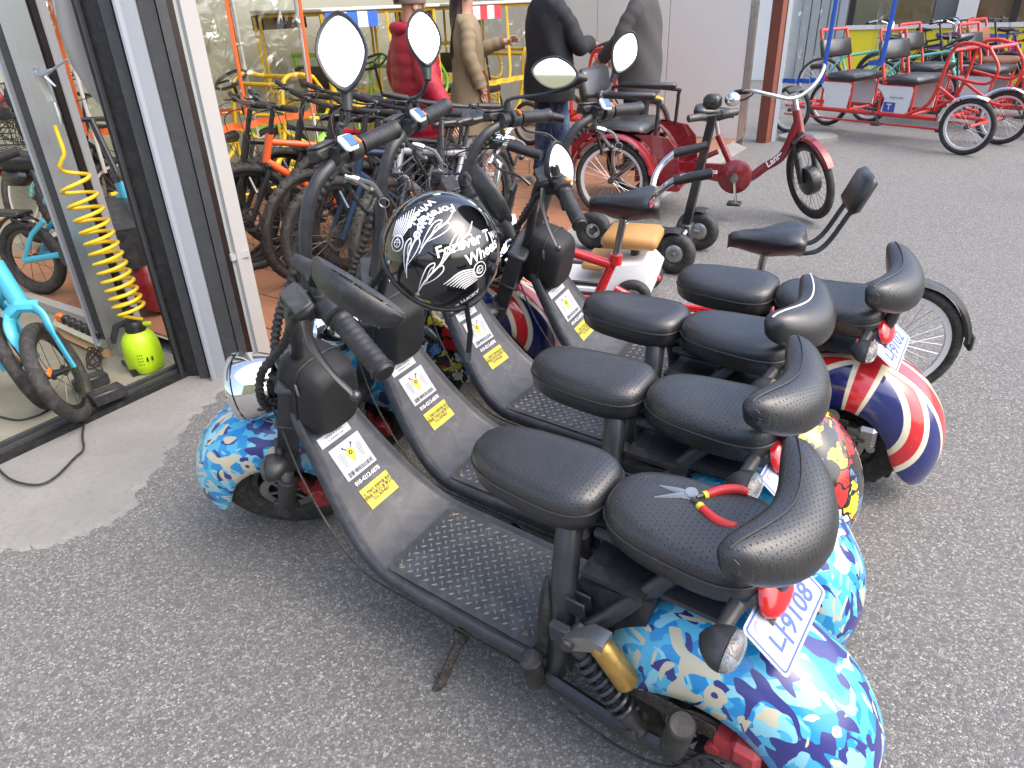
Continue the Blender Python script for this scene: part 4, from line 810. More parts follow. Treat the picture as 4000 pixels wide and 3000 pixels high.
# tandem
def tandem():
    p0, rz = un(3480, 1325, .27), 168.; hd = V((math.cos(math.radians(rz)), math.sin(math.radians(rz)), 0)); Rr = .262
    t = thing('tandem_bicycle', 'red tandem bicycle with two black saddles and wire basket behind the scooters', 'bicycle', M=T(p0.x, p0.y, 0) @ R('Z', rz) @ R('X', -3)); wb = 1.92
    s1, s2 = V((1.13, 0, .60)), V((.56, 0, .44)); b1, b2 = V((1.26, 0, .27)), V((.62, 0, .27)); hb, ht = V((1.68, 0, .60)), V((1.645, 0, .76)); rh, fh = V((0, 0, Rr)), V((wb, 0, Rr))
    m = MB()
    m.tube([ht+V((0, 0, -.04)), s1+V((.0, 0, -.04))], .021, 10); m.tube([hb, b1], .030, 10); m.tube([b1, s1], .020, 10); m.tube([s1+V((0, 0, -.14)), s1+V((-.14, 0, -.215))], .016, 10); m.tube([s1+V((.0, 0, -.16)), b2], .021, 10); m.tube([b1, b2], .022, 10); m.tube([b2, s2], .020, 10); m.tube([hb-(ht-hb)*.15, ht+(ht-hb)*.15], .027, 12)
    m.tube([b1+V((.06, .03, .16)), b2+V((0, .03, .12))], .011, 8); m.tube([b1+V((.06, -.03, .12)), b2+V((0, -.03, .08))], .011, 8)
    for s in (-1, 1): m.tube([rh+V((0, s*.07, 0)), b2+V((-.06, s*.03, 0)), b2], .012, 8); m.tube([rh+V((0, s*.07, 0)), s2+V((-.02, s*.02, -.05))], .011, 8)
    for q in (b1, b2): m.cyl(q+V((0, -.045, 0)), q+V((0, .045, 0)), .028)
    fr = m.build('frame', K['red'], t)
    MB().tube([s1+V((0, 0, -.03)), s1+V((-.004, 0, .012))], .027, 12).build('seat_clamp', K['red'], t)
    def ontube(a, c, up_, r_):
        d = (c-a).normalized(); n = V((0, 1, 0)); u2 = n.cross(d); return Matrix(((d.x, u2.x, n.x, 0), (d.y, u2.y, n.y, 0), (d.z, u2.z, n.z, 0), (0, 0, 0, 1)))
    for st, a, c, k, sz in (('PHOENIX', hb, b1, .34, .052), ('e-TANDEM', s1+V((0, 0, -.16)), b2, .42, .040)):
        Mt = ontube(c, a, 0, 0) if False else ontube(a, c, 0, 0); pt = a.lerp(c, k)+V((0, .0315 if st[0] == 'P' else .0225, 0)); Mt.translation = pt
        # read from the rider's left side: text runs from the front backwards
        text('lettering', st, sz, K['inkw'], t, Mt @ Matrix.Diagonal((1, 1, 1, 1)), bold=.0008)
    wheel(t, T(*rh), Rr, .024, K['whitemetal'], ns=28); wheel(t, T(*fh), Rr, .024, K['whitemetal'], ns=28)
    m = MB()
    for s in (-1, 1): m.tube([hb+V((0, s*.05, -.02)), fh+V((-.05, s*.06, .12)), fh+V((0, s*.06, 0))], .013, 8)
    m.tube([hb+V((0, -.055, -.02)), hb+V((0, .055, -.02))], .02, 8); m.build('fork', K['red'], t)
    m = MB().tube([ht, V((1.60, 0, .98)), V((1.63, 0, 1.0))], .014, 10); m.tube(spline([(1.44, .30, 1.10), (1.52, .27, 1.115), (1.60, .20, 1.06), (1.63, .10, 1.0), (1.63, -.10, 1.0), (1.60, -.20, 1.06), (1.52, -.27, 1.115), (1.44, -.30, 1.10)], 6), .013, 10); hbr = m.build('handlebar', K['chrome'], t)
    for s in (-1, 1): MB().tube([(1.50, s*.285, 1.115), (1.38, s*.31, 1.085)], .018, 12).build('grip', K['grip'], hbr); m = MB().box((1.545, s*.25, 1.11), (.06, .035, .03), None, .006); m.tube(spline([(1.56, s*.25, 1.09), (1.54, s*.30, 1.04), (1.46, s*.33, 1.02), (1.42, s*.335, .99)], 4), .006, 6); m.build('brake_lever', K['mtb'], hbr)
    bl = MB().ell((1.575, .165, 1.115), (.028, .028, .022), seg=14, rings=8); bl.build('bell', K['chrome'], hbr)
    m = MB(); m.tube(spline([(1.55, .25, 1.10), (1.72, .22, 1.06), (1.78, .10, .86), (1.70, .03, .66)], 6), .003, 5); m.tube(spline([(1.55, -.25, 1.10), (1.74, -.2, 1.03), (1.76, -.05, .82), (1.6, .0, .6)], 6), .003, 5); m.build('cables', K['rubber'], t)
    c = V((1.84, 0, .86)); m = MB()
    def lp_(z, k): return [c+V((sx*.14*k, sy*.20*k, z)) for sx, sy in ((1, 1), (1, -1), (-1, -1), (-1, 1))]
    for i in range(9): m.tube(lp_(-.13+.26*i/8, .82+.18*i/8), .002 if 0 < i < 8 else .005, 4, loop=True)
    for a, b_ in ((0, 1), (1, 2), (2, 3), (3, 0)):
        for k in range(4): m.tube([lp_(-.13, .82)[a].lerp(lp_(-.13, .82)[b_], k/4), lp_(.13, 1)[a].lerp(lp_(.13, 1)[b_], k/4)], .002, 4)
    for k in range(9): m.tube([lp_(-.13, .82)[0].lerp(lp_(-.13, .82)[1], k/8), lp_(-.13, .82)[3].lerp(lp_(-.13, .82)[2], k/8)], .002, 4)
    m.build('wire_basket', K['mtb'], t)
    m = MB().tube([s1, V((1.10, 0, .78))], .0155, 10); m.build('seat_post', K['steel'], t); m = MB().tube([s2, V((.545, 0, .64))], .0155, 10); m.build('seat_post', K['steel'], t)
    obj('saddle', SADW, K['leather'], t, T(1.10, 0, .835)); obj('saddle', SADW, K['leather'], t, T(.55, 0, .700))
    # stoker bar behind the front saddle
    m = MB()
    for s in (-1, 1): m.tube(spline([(1.06, s*.015, .78), (1.01, s*.04, .79), (.985, s*.16, .90), (.92, s*.195, .97), (.86, s*.20, .99)], 5), .013, 10)
    m.tube([(1.06, -.02, .78), (1.06, .02, .78)], .014, 8); m.tube([(1.10, 0, .75), (1.06, 0, .78)], .013, 8); sb = m.build('rear_handlebar', K['chrome'], t)
    for s in (-1, 1): MB().tube([(.92, s*.195, .97), (.79, s*.205, 1.0)], .019, 12).build('grip', K['grip'], sb)
    # back rest of the rear saddle
    m = MB()
    for s in (-1, 1): m.tube(spline([(.52, s*.05, .665), (.40, s*.05, .655), (.335, s*.05, .69), (.27, s*.05, .82)], 5), .010, 8)
    m.build('backrest_frame', K['mtb'], t); MB().box((0, 0, 0), (.045, .19, .15), T(.245, 0, .885) @ R('Y', -22), .020).build('backrest', K['leather'], t, 50)
    for c_, a0, a1 in ((rh, 10, 175), (fh, 20, 165)):
        rg = []
        for k in range(25):
            a = math.radians(a0+(a1-a0)*k/24); rg.append([c_+V((r_*math.cos(a), y, r_*math.sin(a))) for y, r_ in ((-.036, Rr+.006), (-.026, Rr+.022), (0, Rr+.028), (.026, Rr+.022), (.036, Rr+.006), (.02, Rr+.018), (-.02, Rr+.018))])
        MB().loft(rg).build('fender', K['mtb'], t)
    MB().box((-.285, 0, .285), (.02, .06, .07), None, .008).build('mud_flap', K['rubber'], t)
    for q in (b1, b2):
        m = MB().lathe([(.04, -.004), (.085, -.004), (.085, .004), (.04, .004)], T(q.x, .062, q.z) @ R('X', 90), 28, True)
        for k in range(5): m.box((.04, .062, 0), (.05, .006, .012), T(q.x, 0, q.z) @ R('Y', k*72))
        m.tube([q+V((0, .07, 0)), q+V((.10, .085, -.13))], .010, 6); m.tube([q+V((0, -.06, 0)), q+V((-.10, -.085, .13))], .010, 6); ck = m.build('crank', K['chrome'], t); MB().box(q+V((.10, .135, -.13)), (.09, .08, .024), None, .005).build('pedal', K['plastic'], ck)
    m = MB()
    for z in (.085, -.085): m.tube([b1+V((0, .062, z)), b2+V((0, .062, z))], .0045, 4); m.tube([b2+V((0, .062, z)), rh+V((0, .062, z*.4))], .0045, 4)
    m.build('chain', K['rust'], t)
    return t
tandem()
# passenger tricycle
def trike():
    t = thing('passenger_tricycle', 'dark red electric tricycle with a black passenger bench at the back', 'tricycle', M=T(.99, 5.90, .02) @ R('Z', -25)); wb = 1.40; Rr = .29
    rh = V((0, 0, Rr))
    for s in (-1, 1): wheel(t, T(0, s*.40, Rr), Rr, .024, K['whitemetal'], ns=28)
    fh = V((wb, 0, Rr)); hb, ht = V((wb-.12, 0, .60)), V((wb-.165, 0, .75)); bb = V((.86, 0, .29)); st = V((.70, 0, .58)); ax = (ht-hb).normalized(); SMt = Matrix.Translation(hb) @ Matrix.Rotation(math.radians(-55), 4, ax) @ Matrix.Translation(-hb)
    wheel(t, SMt @ T(*fh), Rr, .026, K['mtb'], ns=28, motor=True)
    m = MB(); m.tube(spline([ht*.6+hb*.4, hb+V((-.10, 0, -.14)), V((1.06, 0, .36)), bb+V((.1, 0, -.01)), bb, V((.60, 0, .31)), V((.40, 0, .31))], 6), .034, 12); m.tube([bb, st], .026, 10); m.tube([st+V((.01, 0, -.12)), V((.46, 0, .34))], .020, 10); m.tube([hb-ax*.02, ht+ax*.02], .033, 14); m.cyl((0, -.40, Rr), (0, .40, Rr), .018); m.tube([(.46, -.26, .30), (.46, .26, .30)], .02, 8)
    m.build('frame', K['maroon'], t)
    m = MB().lathe([(0, -.03), (.10, -.03), (.125, -.015), (.125, .015), (.10, .03), (0, .03)], T(bb.x, -.045, bb.z) @ R('X', 90), 28); m.hull([(bb.x, y, bb.z+z) for y in (-.065, -.03) for z in (-.06, .09)]+[(.42, y, .33+z) for y in (-.065, -.03) for z in (-.03, .05)]); m.build('chain_guard', K['maroon'], t)
    m = MB().tube([bb+V((0, -.08, 0)), bb+V((.03, -.10, -.17))], .011, 8); m.cyl(bb+V((0, -.11, 0)), bb+V((0, -.07, 0)), .035, 16); ck = m.build('crank', K['chrome'], t); MB().box(bb+V((.03, -.15, -.175)), (.10, .09, .024), None, .006).build('pedal', K['plastic'], ck)
    text('lettering', 'Lanma', .055, K['inkw'], t, aim((.66, -.0655, .325), (0, -1, .05), (1, 0, 0)), shear=.2, bold=.001); text('lettering', 'Lanma', .062, K['inkw'], t, aim((1.135, -.0335, .435), (0, -1, .12), (.72, 0, .69)), shear=.2, bold=.001)
    # tub: floor, seat box, arched sides
    m = MB().box((.34, 0, .235), (.34, .66, .02)); m.box((.30, 0, .285), (.20, .66, .08)); m.build('footwell', K['maroon'], t, 25)
    m = MB().box((.17, 0, .42), (.02, .66, .30)); m.box((-.06, 0, .56), (.48, .66, .02)); m.box((-.29, 0, .50), (.02, .66, .16)); m.build('seat_box', K['maroon'], t, 25)
    for s in (-1, 1):
        pts = [(.50, .22), (.50, .36), (.47, .52), (.40, .60), (.28, .62), (-.30, .62), (-.34, .56), (-.35, .38)]+[(.36*math.cos(math.radians(a)), Rr+.36*math.sin(math.radians(a))) for a in range(165, 8, -10)]+[(.36, .22)]
        MB().ext(pts, .022, T(0, s*.335+.011, 0) @ R('X', 90)).build('side_panel', K['maroon'], t, 25)
        rg = []
        for k in range(19):
            a = math.radians(2+170*k/18); rg.append([(r_*math.cos(a), s*(.335+y), Rr+r_*math.sin(a)) for y, r_ in ((.0, .335), (.06, .34), (.10, .325), (.105, .315), (.10, .32), (.06, .333), (.0, .328))])
        MB().loft(rg).build('fender', K['maroon'], t)
        m = MB().tube(spline([(.30, s*.33, .60), (.31, s*.33, .82), (.28, s*.33, .86), (-.18, s*.33, .88), (-.24, s*.33, .85)], 5), .014, 8); m.build('armrest_tube', K['mtb'], t); MB().box((.06, s*.33, .888), (.46, .06, .045), None, .015).build('armrest', K['leather'], t, 50)
    MB().box((-.02, 0, .625), (.44, .60, .10), None, .035).build('bench_cushion', K['leather'], t, 60); MB().box((0, 0, 0), (.09, .58, .36), T(-.27, 0, .88) @ R('Y', -10), .035).build('bench_back', K['leather'], t, 60)
    m = MB().tube([(-.29, -.2, .55), (-.27, -.2, .8)], .016, 8); m.tube([(-.29, .2, .55), (-.27, .2, .8)], .016, 8); m.tube([(-.29, -.2, .55), (-.29, .2, .55)], .016, 8); m.build('back_frame', K['mtb'], t)
    m = MB().tube([st, st+V((-.03, 0, .12))], .014, 8); m.build('seat_post', K['steel'], t); obj('saddle', SADW, K['leather'], t, T(.66, 0, .75))
    m = MB()
    for s in (-1, 1): m.tube([hb+V((.02, s*.065, -.05)), fh+V((-.06, s*.065, .16))], .019, 10); m.tube([fh+V((-.06, s*.065, .17)), fh+V((0, s*.065, 0))], .024, 10)
    m.tube([hb+V((.02, -.075, -.04)), hb+V((.03, 0, .01)), hb+V((.02, .075, -.04))], .022, 8); m.build('fork', K['mtb'], t, M=SMt)
    m = MB().tube([ht, ht+ax*.12], .020, 10); m.build('stem', K['alu'], t, M=SMt); c = ht+ax*.13
    m = MB().tube(spline([c+V((-.20, .30, .06)), c+V((-.08, .28, .09)), c+V((.02, .16, .04)), c+V((.03, .05, -.01)), c+V((.03, -.05, -.01)), c+V((.02, -.16, .04)), c+V((-.08, -.28, .09)), c+V((-.20, -.30, .06))], 5), .0135, 10); h_ = m.build('handlebar', K['alu'], t, M=SMt)
    for s in (-1, 1): MB().tube([c+V((-.10, s*.284, .085)), c+V((-.26, s*.305, .045))], .020, 12).build('grip', K['grip'], h_); m = MB().tube(spline([c+V((-.07, s*.27, .07)), c+V((-.10, s*.31, .04)), c+V((-.20, s*.34, .0))], 4), .006, 6); m.build('brake_lever', K['mtb'], h_)
    MB().box((0, 0, 0), (.06, .11, .022), T(*(c+V((0, 0, .03)))) @ R('Y', 25), .008).build('display', K['mtb'], h_)
    rg = []
    for k in range(15):
        a = math.radians(35+120*k/14); rg.append([fh+V((r_*math.cos(a), y, r_*math.sin(a))) for y, r_ in ((-.038, Rr+.012), (-.024, Rr+.03), (.024, Rr+.03), (.038, Rr+.012), (.02, Rr+.024), (-.02, Rr+.024))])
    MB().loft(rg).build('front_fender', K['maroon'], t, M=SMt)
    return t
trike()
# four-wheeled pedal cars
def surrey(label, x, y, rz, col, L=2.0, trackw=.8, panel=None, canopy=None, seatm=None, group=None, z0=0., fringe=None, fenders=None, R_=.27, text_=None, bowtop=True, rows=(0.55, 1.25), zt=1.95):
    t = thing('pedal_quadricycle', label, 'quadricycle', group=group, M=T(x, y, z0) @ R('Z', rz)); hw = trackw/2
    for px in (0, L):
        for s in (-1, 1): wheel(t, T(px, s*hw, R_), R_, .026, K['whitemetal'], ns=24)
    m = MB()
    for s in (-1, 1):
        for z in (.30, .20): m.tube([(-.15, s*(hw-.12), z), (L-.28, s*(hw-.12), z)], .020 if z > .25 else .011, 8)
    for k in range(6): m.tube([(-.1+k*(L-.25)/5, -(hw-.12), .30), (-.1+k*(L-.25)/5, hw-.12, .30)], .015, 6)
    for px in (0, L): m.tube([(px, -hw, R_), (px, hw, R_)], .016, 8)
    m.tube([(L-.3, 0, .30), (L, 0, R_+.02)], .02, 8)
    for s in (-1, 1):
        y_ = s*(hw-.12)
        m.tube(spline([(L-.72, y_, .30), (L-.50, y_, .42), (L-.42, y_, .62), (L-.36, y_, .95), (L-.22, y_, 1.02), (L-.02, y_, .98)], 5), .018, 8); m.tube([(L-.44, y_, .62), (L-.1, y_, .42), (L+.02, y_, .40)], .016, 8); m.tube(spline([(L-.02, y_, .98), (L+.10, y_, .80), (L+.02, y_, .66), (L-.36, y_, .72)], 4), .015, 8)
    m.tube([(L-.36, -hw+.12, .95), (L-.36, hw-.12, .95)], .018, 8); m.tube([(L-.02, -hw+.12, .98), (L-.02, hw-.12, .98)], .018, 8)
    m.build('frame', col, t)
    for x_ in rows:
        m = MB()
        for s in (-1, 1): y_ = s*(hw-.14); m.tube([(x_, y_, .30), (x_, y_, .60), (x_-.36, y_, .60), (x_-.36, y_, .30)], .014, 8); m.tube([(x_-.34, y_, .58), (x_-.42, y_, .86), (x_-.50, y_, 1.12)], .017, 8)
        m.tube([(x_-.50, -hw+.14, 1.12), (x_-.50, hw-.14, 1.12)], .017, 8); m.tube([(x_-.36, -hw+.14, .60), (x_-.36, hw-.14, .60)], .014, 8); m.build('seat_frame', col, t)
        MB().box((x_-.15, 0, .645), (.36, trackw-.20, .085), None, .03).build('seat_cushion', seatm or K['leather'], t, 60); MB().box((0, 0, 0), (.06, trackw-.22, .20), T(x_-.44, 0, .93) @ R('Y', -16), .02).build('seat_back', seatm or K['leather'], t, 60)
        if panel:
            for s in (-1, 1): MB().ext([(x_-.32, .32), (x_-.03, .32), (x_-.01, .56), (x_-.04, .59), (x_-.40, .59), (x_-.30, .46)], .012, T(0, s*(hw-.125)+.006, 0) @ R('X', 90)).build('side_panel', panel, t, 25)
        m = MB().lathe([(.03, -.004), (.08, -.004), (.08, .004), (.03, .004)], T(x_+.30, -.16, .34) @ R('X', 90), 20, True); m.tube([(x_+.30, -.30, .34), (x_+.40, -.30, .20)], .010, 6); m.tube([(x_+.30, .30, .34), (x_+.20, .30, .48)], .010, 6); m.tube([(x_+.30, -.31, .34), (x_+.30, .31, .34)], .012, 8); ck = m.build('crank', K['darksteel'], t)
        MB().box((x_+.40, -.36, .20), (.09, .09, .022), None, .005).build('pedal', K['plastic'], ck)
    m = MB().tube([(L-.42, .12, .62), (L-.50, .12, .98)], .013, 8); m.lathe([(.135, -.014), (.15, 0), (.135, .014), (.122, 0)], aim((L-.51, .12, 1.0), (-.45, 0, .9)), 24, True)
    for k in range(3): m.tube([(L-.51, .12, 1.0), aim((L-.51, .12, 1.0), (-.45, 0, .9)) @ V((.13*math.cos(k*2.09), .13*math.sin(k*2.09), 0))], .010, 6)
    m.build('steering_wheel', K['mtb'], t)
    if fenders:
        for s in (-1, 1):
            rg = []
            for k in range(11):
                a = math.radians(60+115*k/10); rg.append([(L+r_*math.cos(a), s*hw+yy, R_+r_*math.sin(a)) for yy, r_ in ((-.04, R_+.02), (-.025, R_+.035), (.025, R_+.035), (.04, R_+.02), (.02, R_+.03), (-.02, R_+.03))])
            MB().loft(rg).build('fender', fenders, t)
    if text_:
        text('lettering', 'T', .085, K['inkw'], t, aim((rows[-1]-.235, -hw+.1165, .375), (0, -1, 0), (1, 0, 0)), bold=.002); MB().box((rows[-1]-.235, -hw+.1182, .375), (.13, .0008, .10)).build('badge', K['inkblue'], t); text('lettering', '자전거 대여', .032, K['ink'], t, aim((rows[-1]-.17, -hw+.1165, .47), (0, -1, 0), (1, 0, 0)))
    if canopy:
        m = MB()
        for px in (-.10, L-.15):
            for s in (-1, 1): m.tube([(px, s*(hw-.05), .45), (px, s*(hw-.05), zt)], .014, 8)
        for px in (-.10, L-.15): m.tube([(px, -(hw-.05), zt), (px, (hw-.05), zt)], .014, 8)
        for s in (-1, 1): m.tube([(-.10, s*(hw-.05), zt), (L-.15, s*(hw-.05), zt)], .014, 8)
        m.build('canopy_frame', canopy[1] if fringe else K['panelgrey'], t)
        for s in (-1, 1):                                   # wrinkled clear curtain on each long side
            rr = []
            for i in range(41):
                px = -.14+(L-.02)*i/40; rr.append([(px, s*(hw-.02)+.028*math.sin(px*23+z*3)*(zt-z)+.016*math.sin(px*51+z*7), z) for z in (zt-.02-(zt-.72)*q_/5 for q_ in range(6))])
            MB().loft(rr, False, False).build('clear_curtain', K['vinyl'], t, 80)
            rr = [[(p[-1][0], p[-1][1]+d, p[-1][2]+dz) for d, dz in ((-.002, 0), (.002, 0), (.002, .05), (-.002, .05))] for p in rr]; MB().loft(rr).build('curtain_hem', canopy[0], t, 60)
            for px in (-.13, L*.5-.1, L-.17): MB().tube([(px, s*(hw-.015), zt), (px+.02, s*(hw+.0), zt-.6), (px, s*(hw-.005), .72)], .013, 4, sx=.2).build('curtain_trim', canopy[0], t)
        MB().box((L/2-.12, 0, zt+.03), (L+.05, trackw+.02, .03), None, .008).build('canopy_top', canopy[2], t)
        if fringe:
            n = 5; wdt = .125
            for s in (-1, 1):
                for i in range(n): MB().box((-.13+wdt*(i+.5), s*(hw+.018), zt-.05), (wdt*.98, .006, .12)).build('fringe_flap', fringe[i % 2], t)
    return t
fw, rw = un(3750, 605), un(3075, 520); dv = fw-rw; rz = math.degrees(math.atan2(dv.y, dv.x)); lft = V((-math.sin(math.radians(rz)), math.cos(math.radians(rz)), 0)); o = rw+lft*.40
surrey('scarlet pedal quadricycle with white side panel and clear curtain trimmed in blue', o.x, o.y, rz, K['scarlet'], L=dv.length, panel=K['white'], fenders=K['chrome'], rows=(.66, 1.36), text_=True)
o2 = o+lft*1.05+V((.35, -.05, 0)); surrey('second scarlet pedal quadricycle parked behind the white panelled one', o2.x, o2.y, rz+2, K['scarlet'], L=2.0, panel=K['panelgrey'], rows=(.62, 1.3))
o3 = o2+lft*1.0+V((.3, -.1, 0)); surrey('third scarlet pedal quadricycle, farthest of the three', o3.x, o3.y, rz+1, K['red'], L=2.0, rows=(.62, 1.3), seatm=K['brownl'])
K['bluecloth'] = mt('blue_cloth', (.03, .12, .55), .7); K['redcloth'] = mt('red_cloth', (.55, .04, .06), .7); K['whitecloth'] = mt('white_cloth', (.66, .65, .62), .8); K['orangecloth'] = mt('orange_cloth', (.72, .14, .03), .7); K['yellowcloth'] = mt('yellow_cloth', (.72, .48, .03), .7)
# curtain of the near quadricycle: a loose clear sheet with a blue hem hung from its back bow
def sheet(u0, v0, u1, v1, Ya, Yb, name, label, hem):
    t = thing(name, label, 'curtain'); rr = []; n = 24
    for i in range(n+1):
        f = i/n; a = at(u0+(u1-u0)*f, v0, Ya+(Yb-Ya)*f); c = at(u0+(u1-u0)*f*.86+((u1-u0)*.0), v1, Ya+(Yb-Ya)*f); k = V((0, .05*math.sin(f*17), 0)); top = V((c.x+.05*f, c.y, 2.2)); rr.append([top, c.lerp(top, .66)+k*.4, c.lerp(top, .33)+k*.8, c+k])
    MB().loft(rr, False, False).build('clear_sheet', K['vinyl'], t, 80)
    MB().loft([[p[-1]+V((0, d, dz)) for d, dz in ((-.002, 0), (.002, 0), (.002, .045), (-.002, .045))] for p in rr]).build('hem', hem, t, 60)
    MB().tube(rr[-1], .022, 4, sx=.25).build('edge_trim', hem, t); return t
sheet(3055, 0, 3225, 325, 8.3, 7.9, 'clear_curtain', 'clear vinyl curtain with blue hem hanging beside the rust red column', K['bluecloth'])
sheet(3395, 0, 3440, 255, 8.2, 7.9, 'clear_curtain', 'narrow clear curtain with blue edge above the quadricycle seat', K['bluecloth'])
# quadricycles under clear canopies at the back of the shop
for lab, s, t_, rz_, col, trim, fr in (('yellow pedal quadricycle under clear canopy with orange trim left of the red jacket', -1.6, 2.75, 0, K['yellow'], K['orangecloth'], None), ('lime pedal quadricycle with blue and white fringe behind the red jacket', .1, 2.75, 0, K['lime'], K['yellowcloth'], (K['bluecloth'], K['whitecloth'])), ('yellow pedal quadricycle with red and white fringe behind the black coat', 1.75, 2.55, 0, K['yellow'], K['yellowcloth'], (K['redcloth'], K['whitecloth']))):
    p = W(s, t_, TZ); surrey(lab, p.x, p.y, ang+rz_, col, L=1.5, trackw=.85, z0=TZ, canopy=(trim, trim, K['panelgrey']), fringe=fr, rows=(.62,), zt=1.44 if fr else 2.2, fenders=K['yellow'] if col is K['lime'] else K['lime'])
# red and yellow tricycles with steering wheels near the white wall
p = W(3.05, 2.0, TZ); surrey('red and yellow pedal quadricycle with black steering wheels at the white wall', p.x, p.y, ang-100, K['red'], L=1.15, trackw=.75, z0=TZ, rows=(.5,), fenders=K['yellow'], R_=.24)
# ---------------------------------------------------------------- folding e-bikes in the workshop
def ebike(label, M, steer=0.):
    t = thing('electric_bicycle', label, 'bicycle', group='sky blue folding electric bicycles', M=M); Rr, tw, wb = .225, .028, .92
    wheel(t, T(0, 0, Rr), Rr, tw, K['mtb'], ns=10, hubm=K['mtb']); hb, ht = V((wb-.13, 0, .52)), V((wb-.17, 0, .66)); ax = (ht-hb).normalized(); SMt = Matrix.Translation(hb) @ Matrix.Rotation(math.radians(steer), 4, ax) @ Matrix.Translation(-hb)
    m = MB(); bb = V((.36, 0, .27)); m.tube(spline([hb*.4+ht*.6, V((.62, 0, .50)), V((.48, 0, .42)), V((.36, 0, .46)), V((.22, 0, .58))], 5), [.045]*8+[.052]*6+[.036]*7, 12, sx=.7); m.tube([V((.42, 0, .44)), bb+V((0, 0, -.03))], .042, 10, sx=.7); m.tube([hb-ax*.02, ht+ax*.02], .034, 12); m.build('frame', K['ebblue'], t)
    m = MB()
    for s in (-1, 1): m.tube([(0, s*.065, Rr), bb+V((-.08, s*.05, .0)), bb], .018, 8, sx=.6); m.tube([(0, s*.065, Rr), (.10, s*.055, .38), (.20, s*.045, .46)], .015, 8, sx=.6)
    m.build('swing_arm', K['ebblue'], t)
    m = MB()
    for s in (-1, 1): m.tube(spline([hb+V((.01, s*.02, -.02)), hb+V((.05, s*.065, -.06)), V((wb-.03, s*.07, .38)), V((wb, s*.065, Rr))], 5), [.028]*4+[.024]*6+[.016]*6, 10, sx=.6)
    m.tube([hb+V((.02, -.06, -.04)), hb+V((.03, 0, -.01)), hb+V((.02, .06, -.04))], .028, 8); m.build('fork', K['ebblue'], t, M=SMt)
    fwl = wheel(t, SMt @ T(wb, 0, Rr), Rr, tw, K['mtb'], ns=10, hubm=K['mtb']); MB().box((.09, .012, .06), (.05, .008, .022), None, .003).build('reflector', K['orange'], fwl)
    m = MB().tube([ht, ht+ax*.36], .018, 10); c = ht+ax*.36; m.tube([c+V((-.03, -.28, 0)), c, c+V((-.03, .28, 0))], .013, 8); h_ = m.build('handlebar', K['mtb'], t, M=SMt)
    for s in (-1, 1): MB().tube([c+V((-.02, s*.17, 0)), c+V((-.03, s*.29, 0))], .018, 10).build('grip', K['grip'], h_)
    m = MB().tube([(.22, 0, .56), (.17, 0, .76)], .018, 8); m.build('seat_post', K['mtb'], t); obj('saddle', SADW, K['leather'], t, T(.15, 0, .80)); MB().box((.06, 0, .70), (.17, .10, .10), None, .03).build('saddle_pouch', K['leather'], t, 60); MB().box((-.035, 0, .73), (.012, .05, .05), None, .004).build('tail_light', K['lensred'], t)
    m = MB().box((-.08, 0, .49), (.24, .12, .025), None, .005); m.tube([(-.02, -.05, .48), (.10, -.05, .42)], .008, 6); m.tube([(-.02, .05, .48), (.10, .05, .42)], .008, 6); m.build('rack', K['mtb'], t)
    m = MB().lathe([(.05, -.005), (.10, -.005), (.10, .005), (.05, .005)], T(bb.x, -.06, bb.z) @ R('X', 90), 26, True); m.tube([bb+V((0, -.06, 0)), bb+V((.08, -.08, -.13))], .010, 6); m.tube([bb+V((0, .06, 0)), bb+V((-.08, .08, .13))], .010, 6); m.cyl(bb+V((0, -.08, 0)), bb+V((0, .08, 0)), .014); ck = m.build('crank', K['darksteel'], t); MB().box(bb+V((.08, -.12, -.13)), (.08, .07, .02), None, .004).build('pedal', K['plastic'], ck)
    rg = []
    for k in range(9):
        a = math.radians(70+70*k/8); rg.append([((Rr+.03)*math.cos(a)-.02, y, Rr+(Rr+.03+dz)*math.sin(a)) for y, dz in ((-.035, -.012), (0, .0), (.035, -.012), (0, -.006))])
    MB().loft(rg).build('mudguard', K['darksteel'], t); MB().tube([(.33, .08, .24), (.26, .16, .03)], .009, 6).build('kickstand', K['mtb'], t)
    return t
def by_front(u, v, z, rz, steer, lean=0.):
    p = un(u, v, z); d = V((math.cos(math.radians(rz)), math.sin(math.radians(rz)), 0)); q = p-d*.86; return T(q.x, q.y, z) @ R('Z', rz) @ R('X', lean)
ebike('sky blue electric bicycle with front wheel on the door sill at left edge', by_front(290, 1610, .02, -12, -62) , -62)
ebike('sky blue electric bicycle whose black tyre shows just behind the nearer one', by_front(140, 1575, .02, -8, -52), -52)
p = un(120, 1010, .225+TZ); ebike('sky blue electric bicycle with black saddle standing on the tiles', T(p.x, p.y, TZ) @ R('Z', -14) @ R('X', -4), 10)
